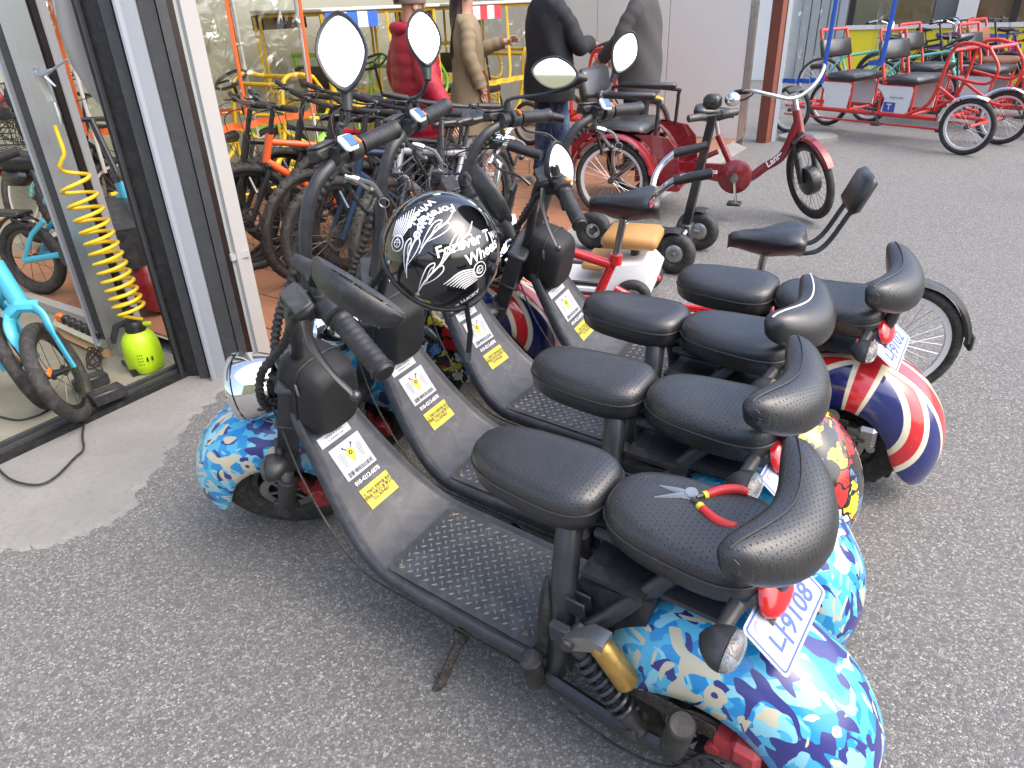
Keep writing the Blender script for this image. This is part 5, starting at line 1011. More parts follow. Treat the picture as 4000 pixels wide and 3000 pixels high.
# ---------------------------------------------------------------- stand-up three-wheeler and low white cart
def stander():
    a, c = un(2630, 1068), un(2725, 975); mid = (a+c)/2; e = (c-a).normalized(); fwd_ = V((e.y, -e.x, 0)); rz = math.degrees(math.atan2(fwd_.y, fwd_.x)); hw = (c-a).length/2
    t = thing('three_wheel_scooter', 'black stand up three wheeled scooter with T bar and two fat front wheels', 'scooter', M=T(mid.x, mid.y, 0) @ R('Z', rz)); Rr = .132
    for s in (-1, 1):
        w_ = wheel(t, T(0, s*hw, Rr), Rr, .042, K['silver'], ns=6, tyre=K['rubber'], hubm=K['steel']); MB().lathe([(0, -.035), (.035, -.035), (.06, -.028), (.066, -.02), (.066, .02), (.06, .028), (.035, .035), (0, .035)], R('X', 90), 18).build('wheel_centre', K['steel'], w_)
        rg = []
        for k in range(11):
            q = math.radians(75+120*k/10); rg.append([(r_*math.cos(q), s*hw+y, Rr+r_*math.sin(q)) for y, r_ in ((-.05, Rr+.008), (-.03, Rr+.024), (.03, Rr+.024), (.05, Rr+.008), (.025, Rr+.019), (-.025, Rr+.019))])
        MB().loft(rg).build('mudguard', K['plastic'], t)
        MB().tube([(0, s*.03, .22), (-.02, s*hw*.6, .16), (0, s*(hw-.04), Rr)], .014, 8).build('axle_arm', K['steel'], t)
    MB().box((-.02, 0, .19), (.09, .10, .12), None, .01).build('steering_block', K['plastic'], t)
    top = (T(mid.x, mid.y, 0) @ R('Z', rz)).inverted() @ at(2785, 450, mid.y-.10)
    MB().tube([(-.02, 0, .22), top], [.036, .030], 4).build('stem', K['mtb'], t)
    x_ = (T(mid.x, mid.y, 0) @ R('Z', rz)).inverted().to_3x3() @ V((.97, .22, .06)); hb = MB().tube([top-x_*.15, top+x_*.15], .017, 12).build('handlebar', K['mtb'], t)
    for s in (-1, 1): MB().tube([top+x_*s*.05, top+x_*s*.155, top+x_*s*.16], [.022, .022, .016], 12).build('grip', K['darksteel'], hb)
    MB().box(top+V((0, 0, .075))-x_*.01, (.10, .085, .085), None, .022).build('lamp', K['mtb'], t, 60); MB().ell(top+V((.0, 0, .08))-x_*.01+((T(mid.x, mid.y, 0) @ R('Z', rz)).inverted().to_3x3() @ V((.1, -.045, .01))), (.045, .045, .04)).build('mirror_cap', K['chrome'], t)
    m = MB().tube([(-.05, 0, .16), (-.55, 0, .14)], .03, 8, sx=1.6); m.build('chassis', K['plastic'], t); MB().box((-.34, 0, .175), (.42, .20, .02), None, .006).build('deck', K['plastic'], t)
    wheel(t, T(-.66, 0, Rr), Rr, .042, K['silver'], ns=6, tyre=K['rubber']); return t
stander()
def cart():
    p = un(2230, 1130, 0); t = thing('mobility_scooter', 'low white mobility scooter with tan seat behind the red tandem', 'mobility scooter', M=T(.62, 3.86, 0) @ R('Z', 160) @ Matrix.Scale(.8, 4)); 
    MB().hull([(x, y, z) for x, y, z in ((-.26, .24, .12), (-.26, -.24, .12), (-.30, .18, .28), (-.30, -.18, .28), (-.20, .22, .36), (-.20, -.22, .36), (.0, .24, .34), (.0, -.24, .34), (.08, .24, .14), (.08, -.24, .14))]).build('rear_body', K['white'], t, 30)
    MB().box((.38, 0, .15), (.72, .44, .05), None, .015).build('foot_deck', K['white'], t); MB().box((.38, 0, .180), (.66, .38, .012), None, .004).build('deck_mat', K['panelgrey'], t)
    for s in (-1, 1): MB().box((.38, s*.205, .19), (.70, .02, .03), None, .004).build('deck_edge', K['mtb'], t)
    MB().hull([(x, y, z) for x, y, z in ((.72, .2, .14), (.72, -.2, .14), (.95, .16, .14), (.95, -.16, .14), (.80, .14, .55), (.80, -.14, .55), (.90, .10, .55), (.90, -.10, .55))]).build('front_shield', K['white'], t, 30)
    MB().box((-.10, 0, .48), (.38, .36, .10), None, .03).build('seat_cushion', K['tan'], t, 50); MB().cyl((-.12, 0, .30), (-.12, 0, .45), .03).build('seat_post', K['mtb'], t); MB().box((.14, 0, .30), (.16, .36, .05), R('Y', 0), .015).build('seat_apron', K['tan'], t)
    for x, y in ((-.16, .25), (-.16, -.25), (.84, .17), (.84, -.17)): wheel(t, T(x, y, .13), .13, .035, K['silver'], ns=6, tyre=K['rubber'])
    m = MB().tube([(.84, 0, .5), (.74, 0, .80)], .02, 8); m.tube([(.70, -.22, .80), (.74, 0, .82), (.70, .22, .80)], .014, 8); m.build('tiller', K['mtb'], t); MB().box((-.31, .12, .24), (.02, .05, .03), None, .005).build('tail_light', K['lensred'], t)
cart()
# ---------------------------------------------------------------- people (local: facing +x, left +y)
K['skin'] = mt('skin', (.52, .30, .21), .5, var=.06, vs=30); K['hair'] = mt('dark_hair', (.018, .011, .009), .4, var=.3, vs=60, bump=.004, bs=90)
b = NB('quilted_nylon'); b.set(col=b.mix(b.noise(14, 5.), (.26, .006, .020), (.40, .012, .035)), rough=.45); b.bump(b.noise(30, 3., .6, .8), .004); K['puffer'] = b.m
K['khaki'] = mt('khaki_cotton', (.235, .185, .115), .85, var=.15, vs=5, bump=.006, bs=12); K['blackcoat'] = mt('black_wool', (.010, .011, .016), .8, var=.3, vs=4, bump=.006, bs=12); K['greyknit'] = mt('grey_knit', (.060, .058, .060), .95, var=.15, vs=20, bump=.004, bs=160); K['capbrown'] = mt('brown_felt', (.20, .15, .125), .9, bump=.002, bs=200)
b = NB('faded_denim'); g_ = b.noise(6., 5., .6); b.set(col=b.mix(b.step(g_, .40, .70), (.018, .035, .085), (.12, .19, .32)), rough=.85); b.bump(b.noise(22, 4.), .006); K['denim'] = b.m
K['darkcloth'] = mt('dark_trousers', (.012, .013, .018), .85)
def skinmesh(verts, edges, radii, root=0):
    me = bpy.data.meshes.new('body'); me.from_pydata(verts, edges, []); o = bpy.data.objects.new('tmp', me); COL.objects.link(o)
    o.modifiers.new('skin', 'SKIN'); me_sv = me.skin_vertices[0].data if me.skin_vertices else None
    if me_sv is None:
        bm = bmesh.new(); bm.from_mesh(me); bm.verts.layers.skin.verify(); bm.to_mesh(me); bm.free(); me_sv = me.skin_vertices[0].data
    for i, r_ in enumerate(radii): me_sv[i].radius = (r_, r_) if not isinstance(r_, tuple) else r_; me_sv[i].use_root = (i == root)
    sb = o.modifiers.new('sub', 'SUBSURF'); sb.levels = 2; sb.render_levels = 2
    bpy.context.view_layer.update(); dg = bpy.context.evaluated_depsgraph_get(); r = bpy.data.meshes.new_from_object(o.evaluated_get(dg)); bpy.data.objects.remove(o)
    r.polygons.foreach_set('use_smooth', [True]*len(r.polygons)); r.name = 'body'; return r
def hand_chain(w, d, side):                                # palm and five fingers hanging from the wrist w along d
    d = V(d).normalized(); f = V((1, 0, 0)); f = (f-d*f.dot(d)).normalized(); s = d.cross(f)
    return [(w, w+d*.045, w+d*.085), *[(w+d*.085+f*k*.020, w+d*(.085+l*.5)+f*k*.021, w+d*(.085+l)+f*k*.018-s*.012*side) for k, l in ((-1.5, .055), (-.5, .068), (.5, .074), (1.5, .066))], (w+d*.03+f*.02, w+d*.06+f*.045, w+d*.09+f*.05)]
def person(label, loc, rz, ht, arms, legs, z0=TZ):
    """joint heights scale with ht; arms = [(elbow, wrist) left, right] offsets in metres, legs = foot offsets"""
    k = ht/1.72; t = thing('person', label, 'person', M=T(loc[0], loc[1], z0) @ R('Z', rz)); J = {}
    vs, es, rs = [], [], []
    def add(p, r_, par=None):
        vs.append(tuple(V(p)*k)); rs.append(r_*k if not isinstance(r_, tuple) else (r_[0]*k, r_[1]*k)); i = len(vs)-1
        if par is not None: es.append((par, i))
        return i
    pel = add((0, 0, .95), .125); ab = add((0, 0, 1.08), .115, pel); ch = add((.0, 0, 1.26), .13, ab); nk = add((-.01, 0, 1.43), .062, ch); hd0 = add((.0, 0, 1.50), .062, nk); hd1 = add((.02, 0, 1.585), .082, hd0); hd2 = add((.012, 0, 1.66), .072, hd1)
    for s, (el, wr) in zip((1, -1), arms):
        sh = add((-.01, s*.17, 1.365), .045, ch); e_ = add(el, .043, sh); w_ = add(wr, .030, e_)
        d = (V(wr)-V(el)).normalized(); J[s] = (V((-.01, s*.18, 1.39))*k, V(el)*k, V(wr)*k)
        ch_ = hand_chain(V(wr), d, s); pal = ch_[0]; p1 = add(pal[1], (.030, .016), w_); p2 = add(pal[2], (.032, .014), p1)
        for c in ch_[1:5]: a_ = add(c[0], .0095, p2); b_ = add(c[1], .0088, a_); add(c[2], .0075, b_)
        c = ch_[5]; a_ = add(c[1], .0098, p1); add(c[2], .008, a_)
    for s, ft in zip((1, -1), legs):
        hp = add((0, s*.095, .90), .098, pel); kn = add((ft[0]*.5+.02, s*.10*.9+ft[1]*.5*0, .50), .062, hp); an = add((ft[0], s*.095+ft[1], .09), .042, kn); to = add((ft[0]+.15, s*.105+ft[1], .035), .035, an); J['l%d' % s] = (V((0, s*.095, .90))*k, V((ft[0]*.5+.02, s*.09, .50))*k, V((ft[0], s*.095+ft[1], .09))*k)
    obj('body', skinmesh(vs, es, rs), K['skin'], t)
    hc = V((.015, 0, 1.60))*k
    m = MB().ell(hc+V((.095, 0, -.01))*k, (.018*k, .014*k, .024*k), seg=10, rings=6); m.build('nose', K['skin'], t)
    for s in (-1, 1): MB().ell(hc+V((-.005, s*.082, -.015))*k, (.022*k, .010*k, .032*k), seg=10, rings=6).build('ear', K['skin'], t); MB().ell(hc+V((.078, s*.032, .012))*k, (.010*k, .014*k, .009*k), seg=8, rings=6).build('eye', K['ink'], t)
    MB().ell(hc+V((.082, 0, -.052))*k, (.008*k, .024*k, .007*k), seg=8, rings=6).build('mouth', mtL, t)
    return t, J, k
mtL = mt('lips', (.40, .14, .12), .5)
def garment(t, name, rings, m_, k, puff=0., n=40, rip=.006):          # rings (z, half width, half depth, x offset); finely lofted torso shell
    P_ = spline([V((a, b_, c)) for a, b_, c, _ in rings], 8); X_ = spline([V((d, 0, 0)) for *_, d in rings], 8); rr = []
    for p, q in zip(P_, X_):
        z, w_, d = p; pf = 1+puff*abs(math.sin(z*34))**.5
        rr.append([V((q.x+d*pf*math.cos(a)*(1 if math.cos(a) < 0 else 1.0)+rip*math.sin(5*a+z*20), w_*pf*math.copysign(abs(math.sin(a))**.85, math.sin(a))+rip*math.sin(4*a+z*13), z))*k for a in (2*math.pi*i/n for i in range(n))])
    return MB().loft(rr).build(name, m_, t, 80)
def sleeve(t, J, s, r0, r1, m_, puff=0., par=None):
    a, e_, w_ = J[s]; P_ = spline([a+V((0, -s*.07, -.035)), a+V((0, -s*.01, -.05)), a.lerp(e_, .5), e_, e_.lerp(w_, .6), w_+(w_-e_).normalized()*.012], 8); n = len(P_)
    return MB().tube(P_, [(r0+(r1-r0)*i/n)*(1+puff*abs(math.sin(i*.62)))+.003*math.sin(i*1.3) for i in range(n)], 18).build('sleeve', m_, par or t, 80)
def trousers(t, J, r0, r1, m_, k):
    for s in (1, -1):
        a, kn, an = J['l%d' % s]; P_ = spline([a+V((0, -s*.02, .06)), a, kn, an.lerp(kn, .25), an+V((0, 0, -.035))], 8); n = len(P_)
        MB().tube(P_, [(r0+(r1-r0)*min(1, i/n*1.3))+.004*math.sin(i*1.4+s) for i in range(n)], 18).build('trouser_leg', m_, t, 80)
    return
def shoes(t, J, m_, k):
    for s in (1, -1):
        an = J['l%d' % s][2]; rr = []
        for x, w_, h in ((-.075, .028, .055), (-.06, .038, .085), (-.02, .042, .095), (.04, .044, .075), (.11, .048, .055), (.16, .042, .042), (.185, .022, .026)):
            rr.append([V((an.x+x, an.y+w_*math.cos(a), max(.002, h*.5+h*.5*math.sin(a))-.0)) for a in (2*math.pi*i/14 for i in range(14))])
        MB().loft(rr).build('shoe', m_, t, 60)
def hairdo(t, k, length, m_=None, wd=.10):
    c = V((.0, 0, 1.615))*k; m = MB(); rr = []
    for i in range(11):
        q = math.pi*.5*i/10; z = .115*math.cos(q)*k; r_ = (.098*math.sin(q)+.004)*k; rr.append([c+V((r_*math.cos(a)*(1.0 if math.cos(a) < .3 else .80)-.012, r_*.92*math.sin(a), z)) for a in (2*math.pi*j/24 for j in range(24))])
    m.loft(rr); m.build('hair', m_ or K['hair'], t, 70)
    if length:
        rr = []
        for i in range(13):
            f = i/12; z = -.0-length*f; rr.append([c+V((-.055-.06*f+.055*math.cos(a)*(1-.45*f*f)+.010*math.sin(f*9+a*3), (wd*(1-.5*f**2))*math.sin(a)+.015*math.sin(f*7), z)) for a in (2*math.pi*j/20 for j in range(20))])
        MB().loft(rr).build('long_hair', m_ or K['hair'], t, 70)
# red padded jacket and brown cap, seen from behind
p = at(1625, 300, 5.35)
t, J, k = person('person in red padded jacket and brown cap, back turned, among the bikes', (p.x, p.y), 28, 1.60, [((-.04, .27, 1.13), (.06, .30, .86)), ((-.02, -.27, 1.12), (.10, -.29, .86))], [(.02, .0), (-.04, 0)])
j_ = garment(t, 'jacket', [(.70, .20, .15, 0), (.74, .235, .165, 0), (.95, .235, .165, 0), (1.10, .23, .16, .0), (1.26, .235, .15, -.0), (1.38, .20, .125, -.01), (1.45, .11, .09, -.02), (1.49, .085, .08, -.02)], K['puffer'], k, .055, rip=.002)
for s in (1, -1): sleeve(t, J, s, .088, .066, K['puffer'], .07, j_)
hp = [V((.075*math.cos(q)-.035, .105*math.sin(q), 1.475+.03*math.cos(q)-.02*abs(math.sin(q))))*k for q in (math.radians(25+310*i/20) for i in range(21))]
MB().tube(hp, [(.030+.028*math.sin(math.pi*i/20))*k for i in range(21)], 12, sx=.8).build('hood', K['puffer'], j_, 80); trousers(t, J, .095, .062, K['darkcloth'], k); shoes(t, J, K['rubber'], k); hairdo(t, k, 0)
rr = [[V((.005+r_*math.cos(a), r_*.92*math.sin(a), z))*k for a in (2*math.pi*j/24 for j in range(24))] for z, r_ in ((1.600, .112), (1.606, .116), (1.66, .118), (1.72, .108), (1.752, .075), (1.762, .02))]; cp = MB().loft(rr).build('cap', K['capbrown'], t, 60)
# woman in a long khaki coat
p = un(1855, 705, TZ)
t, J, k = person('person in long khaki coat with long dark hair, hand raised', (p.x, p.y), 10, 1.66, [((.10, .24, 1.14), (.36, .20, 1.20)), ((-.02, -.25, 1.13), (.07, -.24, .88))], [(.04, 0), (-.03, 0)])
j_ = garment(t, 'coat', [(.46, .245, .20, 0), (.60, .235, .19, 0), (.85, .21, .165, 0), (1.02, .18, .14, 0), (1.10, .185, .14, 0), (1.26, .205, .135, 0), (1.38, .19, .115, -.01), (1.45, .10, .085, -.02)], K['khaki'], k)
for s in (1, -1): sleeve(t, J, s, .070, .055, K['khaki'], 0., j_)
MB().tube(spline([V((.10, -.235, 1.0))*k, V((.13, -.25, .92))*k, V((.14, -.25, .72))*k, V((.13, -.245, .58))*k], 5), .012, 6, sx=.4).build('bag_strap', K['brownl'], t); trousers(t, J, .085, .058, K['darkcloth'], k); shoes(t, J, K['whitecloth'], k); hairdo(t, k, .50)
# man in a black coat and jeans
p = un(2150, 715, TZ)
t, J, k = person('person in black coat, faded jeans and white shoes, back turned', (p.x, p.y), 30, 1.78, [((.16, .25, 1.12), (.34, .12, 1.12)), ((.10, -.27, 1.10), (.32, -.10, 1.10))], [(-.04, .0), (.05, 0)])
j_ = garment(t, 'coat', [(.70, .255, .19, 0), (.80, .25, .185, 0), (.98, .235, .17, 0), (1.14, .235, .16, 0), (1.28, .24, .15, 0), (1.39, .205, .12, -.01), (1.46, .11, .09, -.015), (1.50, .085, .08, -.01)], K['blackcoat'], k)
for s in (1, -1): sleeve(t, J, s, .080, .062, K['blackcoat'], 0., j_)
trousers(t, J, .098, .070, K['denim'], k); shoes(t, J, K['whitecloth'], k); hairdo(t, k, 0)
# man in a grey sweater
p = at(2500, 250, 7.15)
t, J, k = person('person in loose grey sweater beside the tricycle bench', (p.x, p.y), 150, 1.76, [((.10, .27, 1.12), (.28, .16, .98)), ((.05, -.28, 1.10), (.24, -.18, .96))], [(.03, 0), (-.03, 0)])
j_ = garment(t, 'sweater', [(.66, .215, .165, 0), (.70, .245, .18, 0), (.98, .25, .18, 0), (1.14, .245, .165, 0), (1.28, .24, .15, 0), (1.39, .20, .12, -.01), (1.45, .11, .09, -.015)], K['greyknit'], k)
for s in (1, -1): sleeve(t, J, s, .083, .058, K['greyknit'], .01, j_)
garment(t, 'collar', [(1.43, .085, .08, -.01), (1.47, .08, .075, -.01), (1.49, .075, .07, -.01)], K['whitecloth'], k); trousers(t, J, .095, .062, K['darkcloth'], k); shoes(t, J, K['rubber'], k); hairdo(t, k, 0)
# ---------------------------------------------------------------- helmet on the second scooter's handlebar
K['helm'] = mt('gloss_black_shell', (.008, .008, .009), .10, coat=1., var=.1, rv=.04)
def helmet():
    c = un(1722, 985, 1.02); Rh = .143; view = (V((0, 0, H))-c).normalized()
    crown = (V((.42, 0, .52))+view*.62).normalized(); side = V((1, -.1, -.25)); M = aim(c, crown, side)
    t = thing('helmet', 'glossy black half helmet with white script and winged emblem', 'helmet', M=M)
    prof = [(Rh*math.sin(q), Rh*1.02*math.cos(q)) for q in (math.radians(a) for a in range(0, 104, 4))]; MB().lathe(prof, None, 48).build('shell', K['helm'], t, 60)
    q = math.radians(100); MB().tube([(Rh*1.0*math.sin(q)*math.cos(a), Rh*math.sin(q)*math.sin(a), Rh*1.02*math.cos(q)) for a in (2*math.pi*j/48 for j in range(48))], .0075, 8, loop=True, sx=.8).build('rim_trim', K['rubber'], t)
    MB().lathe([(r_*.96, z*.96-.004) for r_, z in prof[8:]], None, 32).build('liner', K['bag'], t)
    for a in (-140, -100, -60, -20, 20, 160): MB().lathe([(0, .004), (.004, .004), (.0065, .001)], aim((Rh*math.sin(math.radians(88))*math.cos(math.radians(a)), Rh*math.sin(math.radians(88))*math.sin(math.radians(a)), Rh*1.02*math.cos(math.radians(88))), (math.cos(math.radians(a)), math.sin(math.radians(a)), .05)), 10).build('rivet', K['steel'], t)
    vl = (M.inverted().to_3x3() @ view).normalized(); up_l = M.inverted().to_3x3() @ V((0, 0, 1))
    def onto(u0, v0, rot):                                  # centre given in the picture, offsets in metres along the shell
        d = ray(u0, v0); C = V((0, 0, H)); oc = C-c; b_ = oc.dot(d); a_ = d.dot(d); disc = b_*b_-a_*(oc.dot(oc)-Rh*Rh)
        hit = (-b_-math.sqrt(max(disc, 0)))/a_; n = (M.inverted().to_3x3() @ (C+d*hit-c)).normalized()
        r0 = M.inverted().to_3x3() @ _R; r0 = (r0-n*r0.dot(n)).normalized(); u_ = n.cross(r0); ca, sa = math.cos(math.radians(rot)), math.sin(math.radians(rot)); ex, ey = r0*ca+u_*sa, u_*ca-r0*sa
        def f(co):
            l = math.hypot(co.x, co.y); 
            if l < 1e-9: dd = n
            else: dd = n*math.cos(l/Rh)+(ex*co.x+ey*co.y)/l*math.sin(l/Rh)
            return V((dd.x*Rh, dd.y*Rh, dd.z*Rh*1.02))*1.006
        return f
    for st, sz, u0, v0, rot in (('Forever Two', .036, 1850, 940, 24), ('Wheels', .036, 1890, 985, 24), ('LUCKY', .016, 1835, 1160, 14), ('Two', .034, 1650, 885, -118), ('Forever', .030, 1700, 835, -150), ('Wheels', .028, 1640, 830, -128)):
        text('lettering', st, sz, K['inkw'], t, warp=onto(u0, v0, rot), bold=.0009, shear=.1)
    m = MB()
    def stroke(f, pts, w_):
        P_ = spline([V((x, y, 0)) for x, y in pts], 5); L_ = []; R_ = []
        for i, p in enumerate(P_):
            tt = (P_[min(i+1, len(P_)-1)]-P_[max(i-1, 0)]).normalized(); nn = V((-tt.y, tt.x, 0)); ww = w_*(.4+.6*math.sin(math.pi*i/(len(P_)-1))); L_.append(f(p+nn*ww)); R_.append(f(p-nn*ww))
        m.loft([[a, b_] for a, b_ in zip(L_, R_)], False, False)
    for u0, v0, rot in ((1700, 905, 48), (1790, 950, 50), (1600, 985, 70), (1680, 1075, 52)):
        f = onto(u0, v0, rot)
        stroke(f, [(-.062, -.004), (-.03, 0), (0, 0), (.035, -.003), (.065, .006)], .0022); stroke(f, [(-.05, 0), (-.02, .010), (.012, .016), (.028, .008), (.010, .001), (-.02, -.002)], .0014); stroke(f, [(-.03, -.002), (.0, -.014), (.026, -.017), (.034, -.008), (.014, -.001), (-.012, .001)], .0014); stroke(f, [(-.012, .002), (.01, .007), (.02, .004), (.008, .0)], .0012)
    for u0, v0, rot, sg in ((1835, 1085, 18, 1), (1560, 900, -110, -1)):  # winged wheel
        f = onto(u0, v0, rot)
        for k in range(8):
            y = .020-.0062*k; stroke(f, [(.016, y*.7), (-.018, y+.005), (-.062+.006*k, y-.006+.001*k)], .0022)
        stroke(f, [(.030+.018*math.cos(a), .002+.018*math.sin(a)) for a in (2*math.pi*j/10 for j in range(11))], .0016); stroke(f, [(.030+.009*math.cos(a), .002+.009*math.sin(a)) for a in (2*math.pi*j/8 for j in range(9))], .0014)
        for k in range(4): stroke(f, [(.028, .002), (.028+.012*math.cos(k*1.57), .002+.012*math.sin(k*1.57))], .0008)
    m.build('pinstripes', K['inkw'], t, 0)
    Mi = M.inverted(); a = Mi @ at(1820, 1185, c.y-.06); b_ = Mi @ at(1838, 1300, c.y-.05); e_ = Mi @ at(1830, 1375, c.y-.05); MB().tube([a, a.lerp(b_, .5), b_, e_], .010, 6, sx=.25).build('chin_strap', K['bag'], t); MB().tube([e_, e_+(e_-b_).normalized()*.026], [.013, .009], 6, sx=.5).build('buckle', K['steel'], t)
helmet()
# ---------------------------------------------------------------- pliers on the nearest scooter's rear seat
def pliers():
    Ms = T(-.0314, 1.4053, 0) @ R('Z', 142.49) @ R('X', -6.8); zt = .694
    def onseat(u, v, z=zt):
        iw = Ms.inverted(); o = iw @ V((0, 0, H)); d = iw.to_3x3() @ ray(u, v); return o+d*((z-o.z)/d.z)
    piv = onseat(2700, 1940); t = thing('pliers', 'long nose pliers with red and yellow handles on the rear seat', 'pliers', M=Ms)
    def pth(*q, z=zt+.006): return [onseat(u, v, z) for u, v in q]
    K['plred'] = mt('red_grip', (.52, .025, .03), .45, var=.1); K['plyel'] = mt('yellow_band', (.80, .58, .03), .45)
    for jw in (((2715, 1945), (2660, 1935), (2555, 1944)), ((2705, 1935), (2650, 1918), (2578, 1898))): MB().tube(pth(*jw), [.0075, .0065, .0022], 6, sx=1.).build('jaw', K['steel'], t, 25)
    MB().lathe([(0, .007), (.012, .007), (.014, .004), (.014, -.007)], T(*(piv+V((0, 0, .007)))), 14).build('pivot', K['steel'], t, 30)
    for hs in (((2720, 1945), (2750, 1935)), ((2705, 1950), (2735, 1975))): MB().tube(pth(*hs), .0065, 8).build('shank', K['darksteel'], t)
    for hs in (((2748, 1937), (2762, 1932)), ((2730, 1974), (2742, 1986))): MB().tube(pth(*hs), .0085, 10).build('band', K['plyel'], t)
    for hs in (((2762, 1932), (2820, 1915), (2880, 1912), (2922, 1924)), ((2742, 1986), (2790, 2028), (2840, 2052), (2882, 2056))):
        P_ = spline(pth(*hs), 5); n = len(P_); MB().tube(P_, [.0082+.0022*math.sin(math.pi*i/(n-1)) for i in range(n-1)]+[.005], 10).build('handle', K['plred'], t)
pliers()
# ---------------------------------------------------------------- workshop corner: hose, sprayer, brush, chargers, compressor, fan
K['hoseyel'] = mt('yellow_hose', (.80, .55, .02), .35, coat=.2, var=.05); K['limepl'] = mt('lime_plastic', (.50, .78, .02), .38, var=.05)
a, c = at(262, 640, 3.17), at(512, 1215, 3.12); ax = (c-a); u1 = V((.92, -.25, -.3)); u1 = (u1-ax.normalized()*u1.dot(ax.normalized())).normalized(); u2 = ax.normalized().cross(u1); P_ = [at(215, 490, 3.18), at(228, 530, 3.18), at(245, 575, 3.17), at(252, 600, 3.17)]; n = 13*18
for i in range(n):
    f = i/n; ff = f**.72; q = 2*math.pi*13*f; P_.append(a+ax*ff+(u1*math.cos(q+2.4)+u2*math.sin(q+2.4))*(.064 if f > .03 else .03+f))
P_.append(c+V((.03, .02, -.05)))
t = thing('air_hose', 'coiled yellow air hose hanging from an air gun on the metal frame', 'hose', loc=(0, 0, 0)); MB().tube(P_, .0085, 8).build('coil', K['hoseyel'], t, 80)
m = MB().tube([at(238, 486, 3.18), at(225, 440, 3.185), at(212, 400, 3.19)], [.010, .013, .009], 10); m.build('fitting', K['steel'], t); g = MB().tube([at(200, 395, 3.19), at(170, 330, 3.19), at(150, 290, 3.18)], [.013, .015, .017], 8); g.tube([at(140, 300, 3.18), at(178, 288, 3.18), at(205, 272, 3.17)], [.012, .013, .006], 8); g.tube([at(205, 272, 3.17), at(262, 232, 3.16)], .0045, 6); g.tube([at(178, 300, 3.17), at(218, 338, 3.16)], [.008, .004], 5); g.tube(spline([at(150, 290, 3.19), at(134, 280, 3.19), at(130, 265, 3.19), at(142, 262, 3.19), at(148, 275, 3.19)], 4), .004, 5); g.build('air_gun', K['alu'], t)
p = un(578, 1440, .02)
t = thing('pressure_sprayer', 'lime green pressure sprayer bottle with black pump head', 'sprayer', loc=p, rz=20); rr = []
for z, r_, e_ in ((0, .070, .16), (.012, .080, .14), (.05, .086, .06), (.12, .084, .0), (.16, .078, .0), (.185, .066, .0), (.205, .046, 0), (.215, .036, 0)): rr.append([((r_*(1-e_*abs(math.sin(2*a))**2))*math.cos(a), r_*(1-e_*abs(math.sin(2*a))**2)*math.sin(a), z) for a in (2*math.pi*j/32 for j in range(32))])
MB().loft(rr).build('bottle', K['limepl'], t, 60); MB().lathe([(0, .265), (.03, .265), (.038, .258), (.046, .24), (.046, .205), (.042, .20)], None, 20).build('collar', K['plastic'], t); m = MB().cyl((0, 0, .26), (0, 0, .30), .010); m.lathe([(0, .318), (.022, .316), (.026, .305), (.012, .296)], None, 16); m.build('pump_knob', K['plastic'], t); m = MB().tube([(-.03, 0, .25), (-.075, -.01, .245), (-.10, -.02, .19), (-.105, -.02, .165)], [.016, .017, .014, .010], 8, sx=.6); m.build('trigger', K['plastic'], t); MB().tube([(.03, -.01, .238), (.075, -.02, .236)], [.012, .010], 10).build('nozzle', K['limepl'], t)
text('gauge_marks', '▪▪▪\n▪▪▪\n▪▪▪\n▪▪▪', .016, K['ink'], t, aim((-.005, -.0862, .085), (0, -1, 0), (1, 0, 0))); text('gauge_marks', '▮▮', .022, K['ink'], t, aim((.035, -.083, .085), (.35, -1, 0), (1, .35, 0)))
a, c = un(478, 1412, .03), un(540, 1460, .03); t = thing('brush', 'small round brush with black bristles beside the sprayer', 'brush'); MB().tube([a, a.lerp(c, .5)], .008, 8).build('handle', K['plastic'], t); MB().tube([a.lerp(c, .5), a.lerp(c, .66)], .013, 8).build('ferrule', K['orange'], t); MB().tube([a.lerp(c, .66), c], [.018, .026], 10).build('bristles', K['ink'], t)
for (u_, v_), lab in (((425, 1560), 'black power adapter on the door sill'), ((355, 1490), 'black power adapter behind the blue bicycle wheel')):
    p = un(u_, v_, .05); t = thing('power_adapter', lab, 'adapter', loc=(p.x, p.y, .045 if v_ > 1500 else .02), rz=50); MB().box((0, 0, .03), (.14, .075, .055), None, .006).build('case', K['plastic'], t); MB().box((0, 0, .0585), (.09, .045, .002)).build('rating_label', K['darksteel'], t)
def cable(label, pts, r_=.0045, z=.018): return tag(MB().tube(spline([un(u, v, z) for u, v in pts], 8), r_, 6).build('cable', K['rubber'], None, 80), label, 'cable')
cable('thin black cable looping over the concrete apron', [(-40, 1770), (0, 1838), (60, 1880), (150, 1893), (220, 1860), (290, 1790), (325, 1755), (322, 1700), (330, 1650)]); cable('black cable running along inside the door sill', [(-60, 1800), (60, 1730), (150, 1680), (240, 1650), (330, 1610)], z=.03); cable('black cable on the workshop floor at the left edge', [(-60, 1610), (60, 1640), (140, 1625), (200, 1595)], z=.026)
t = thing('power_strip', 'long grey power strip with black plugs on a timber batten', 'power strip'); a, c = un(225, 1260, .09), un(410, 1345, .09)
MB().tube([a, c], .03, 4).build('strip', K['alub'], t, 0); MB().tube([a-V((0, .0, .05)), c-V((0, 0, .05))], .035, 4).build('batten', K['timber'], t, 0)
for i in range(7): q = a.lerp(c, .12+.13*i); MB().box(q+V((0, 0, .045)), (.04, .04, .045), None, .008).build('plug', K['orange'] if i == 0 else K['plastic'], t)
P_ = [un(360+30*math.sin(k*1.3)+k*.6, 1380+45*math.cos(k*.9)+k*1.2, .03+.002*k) for k in range(26)]; MB().tube(spline(P_, 3), .004, 5).build('cord', K['rubber'], t, 80)
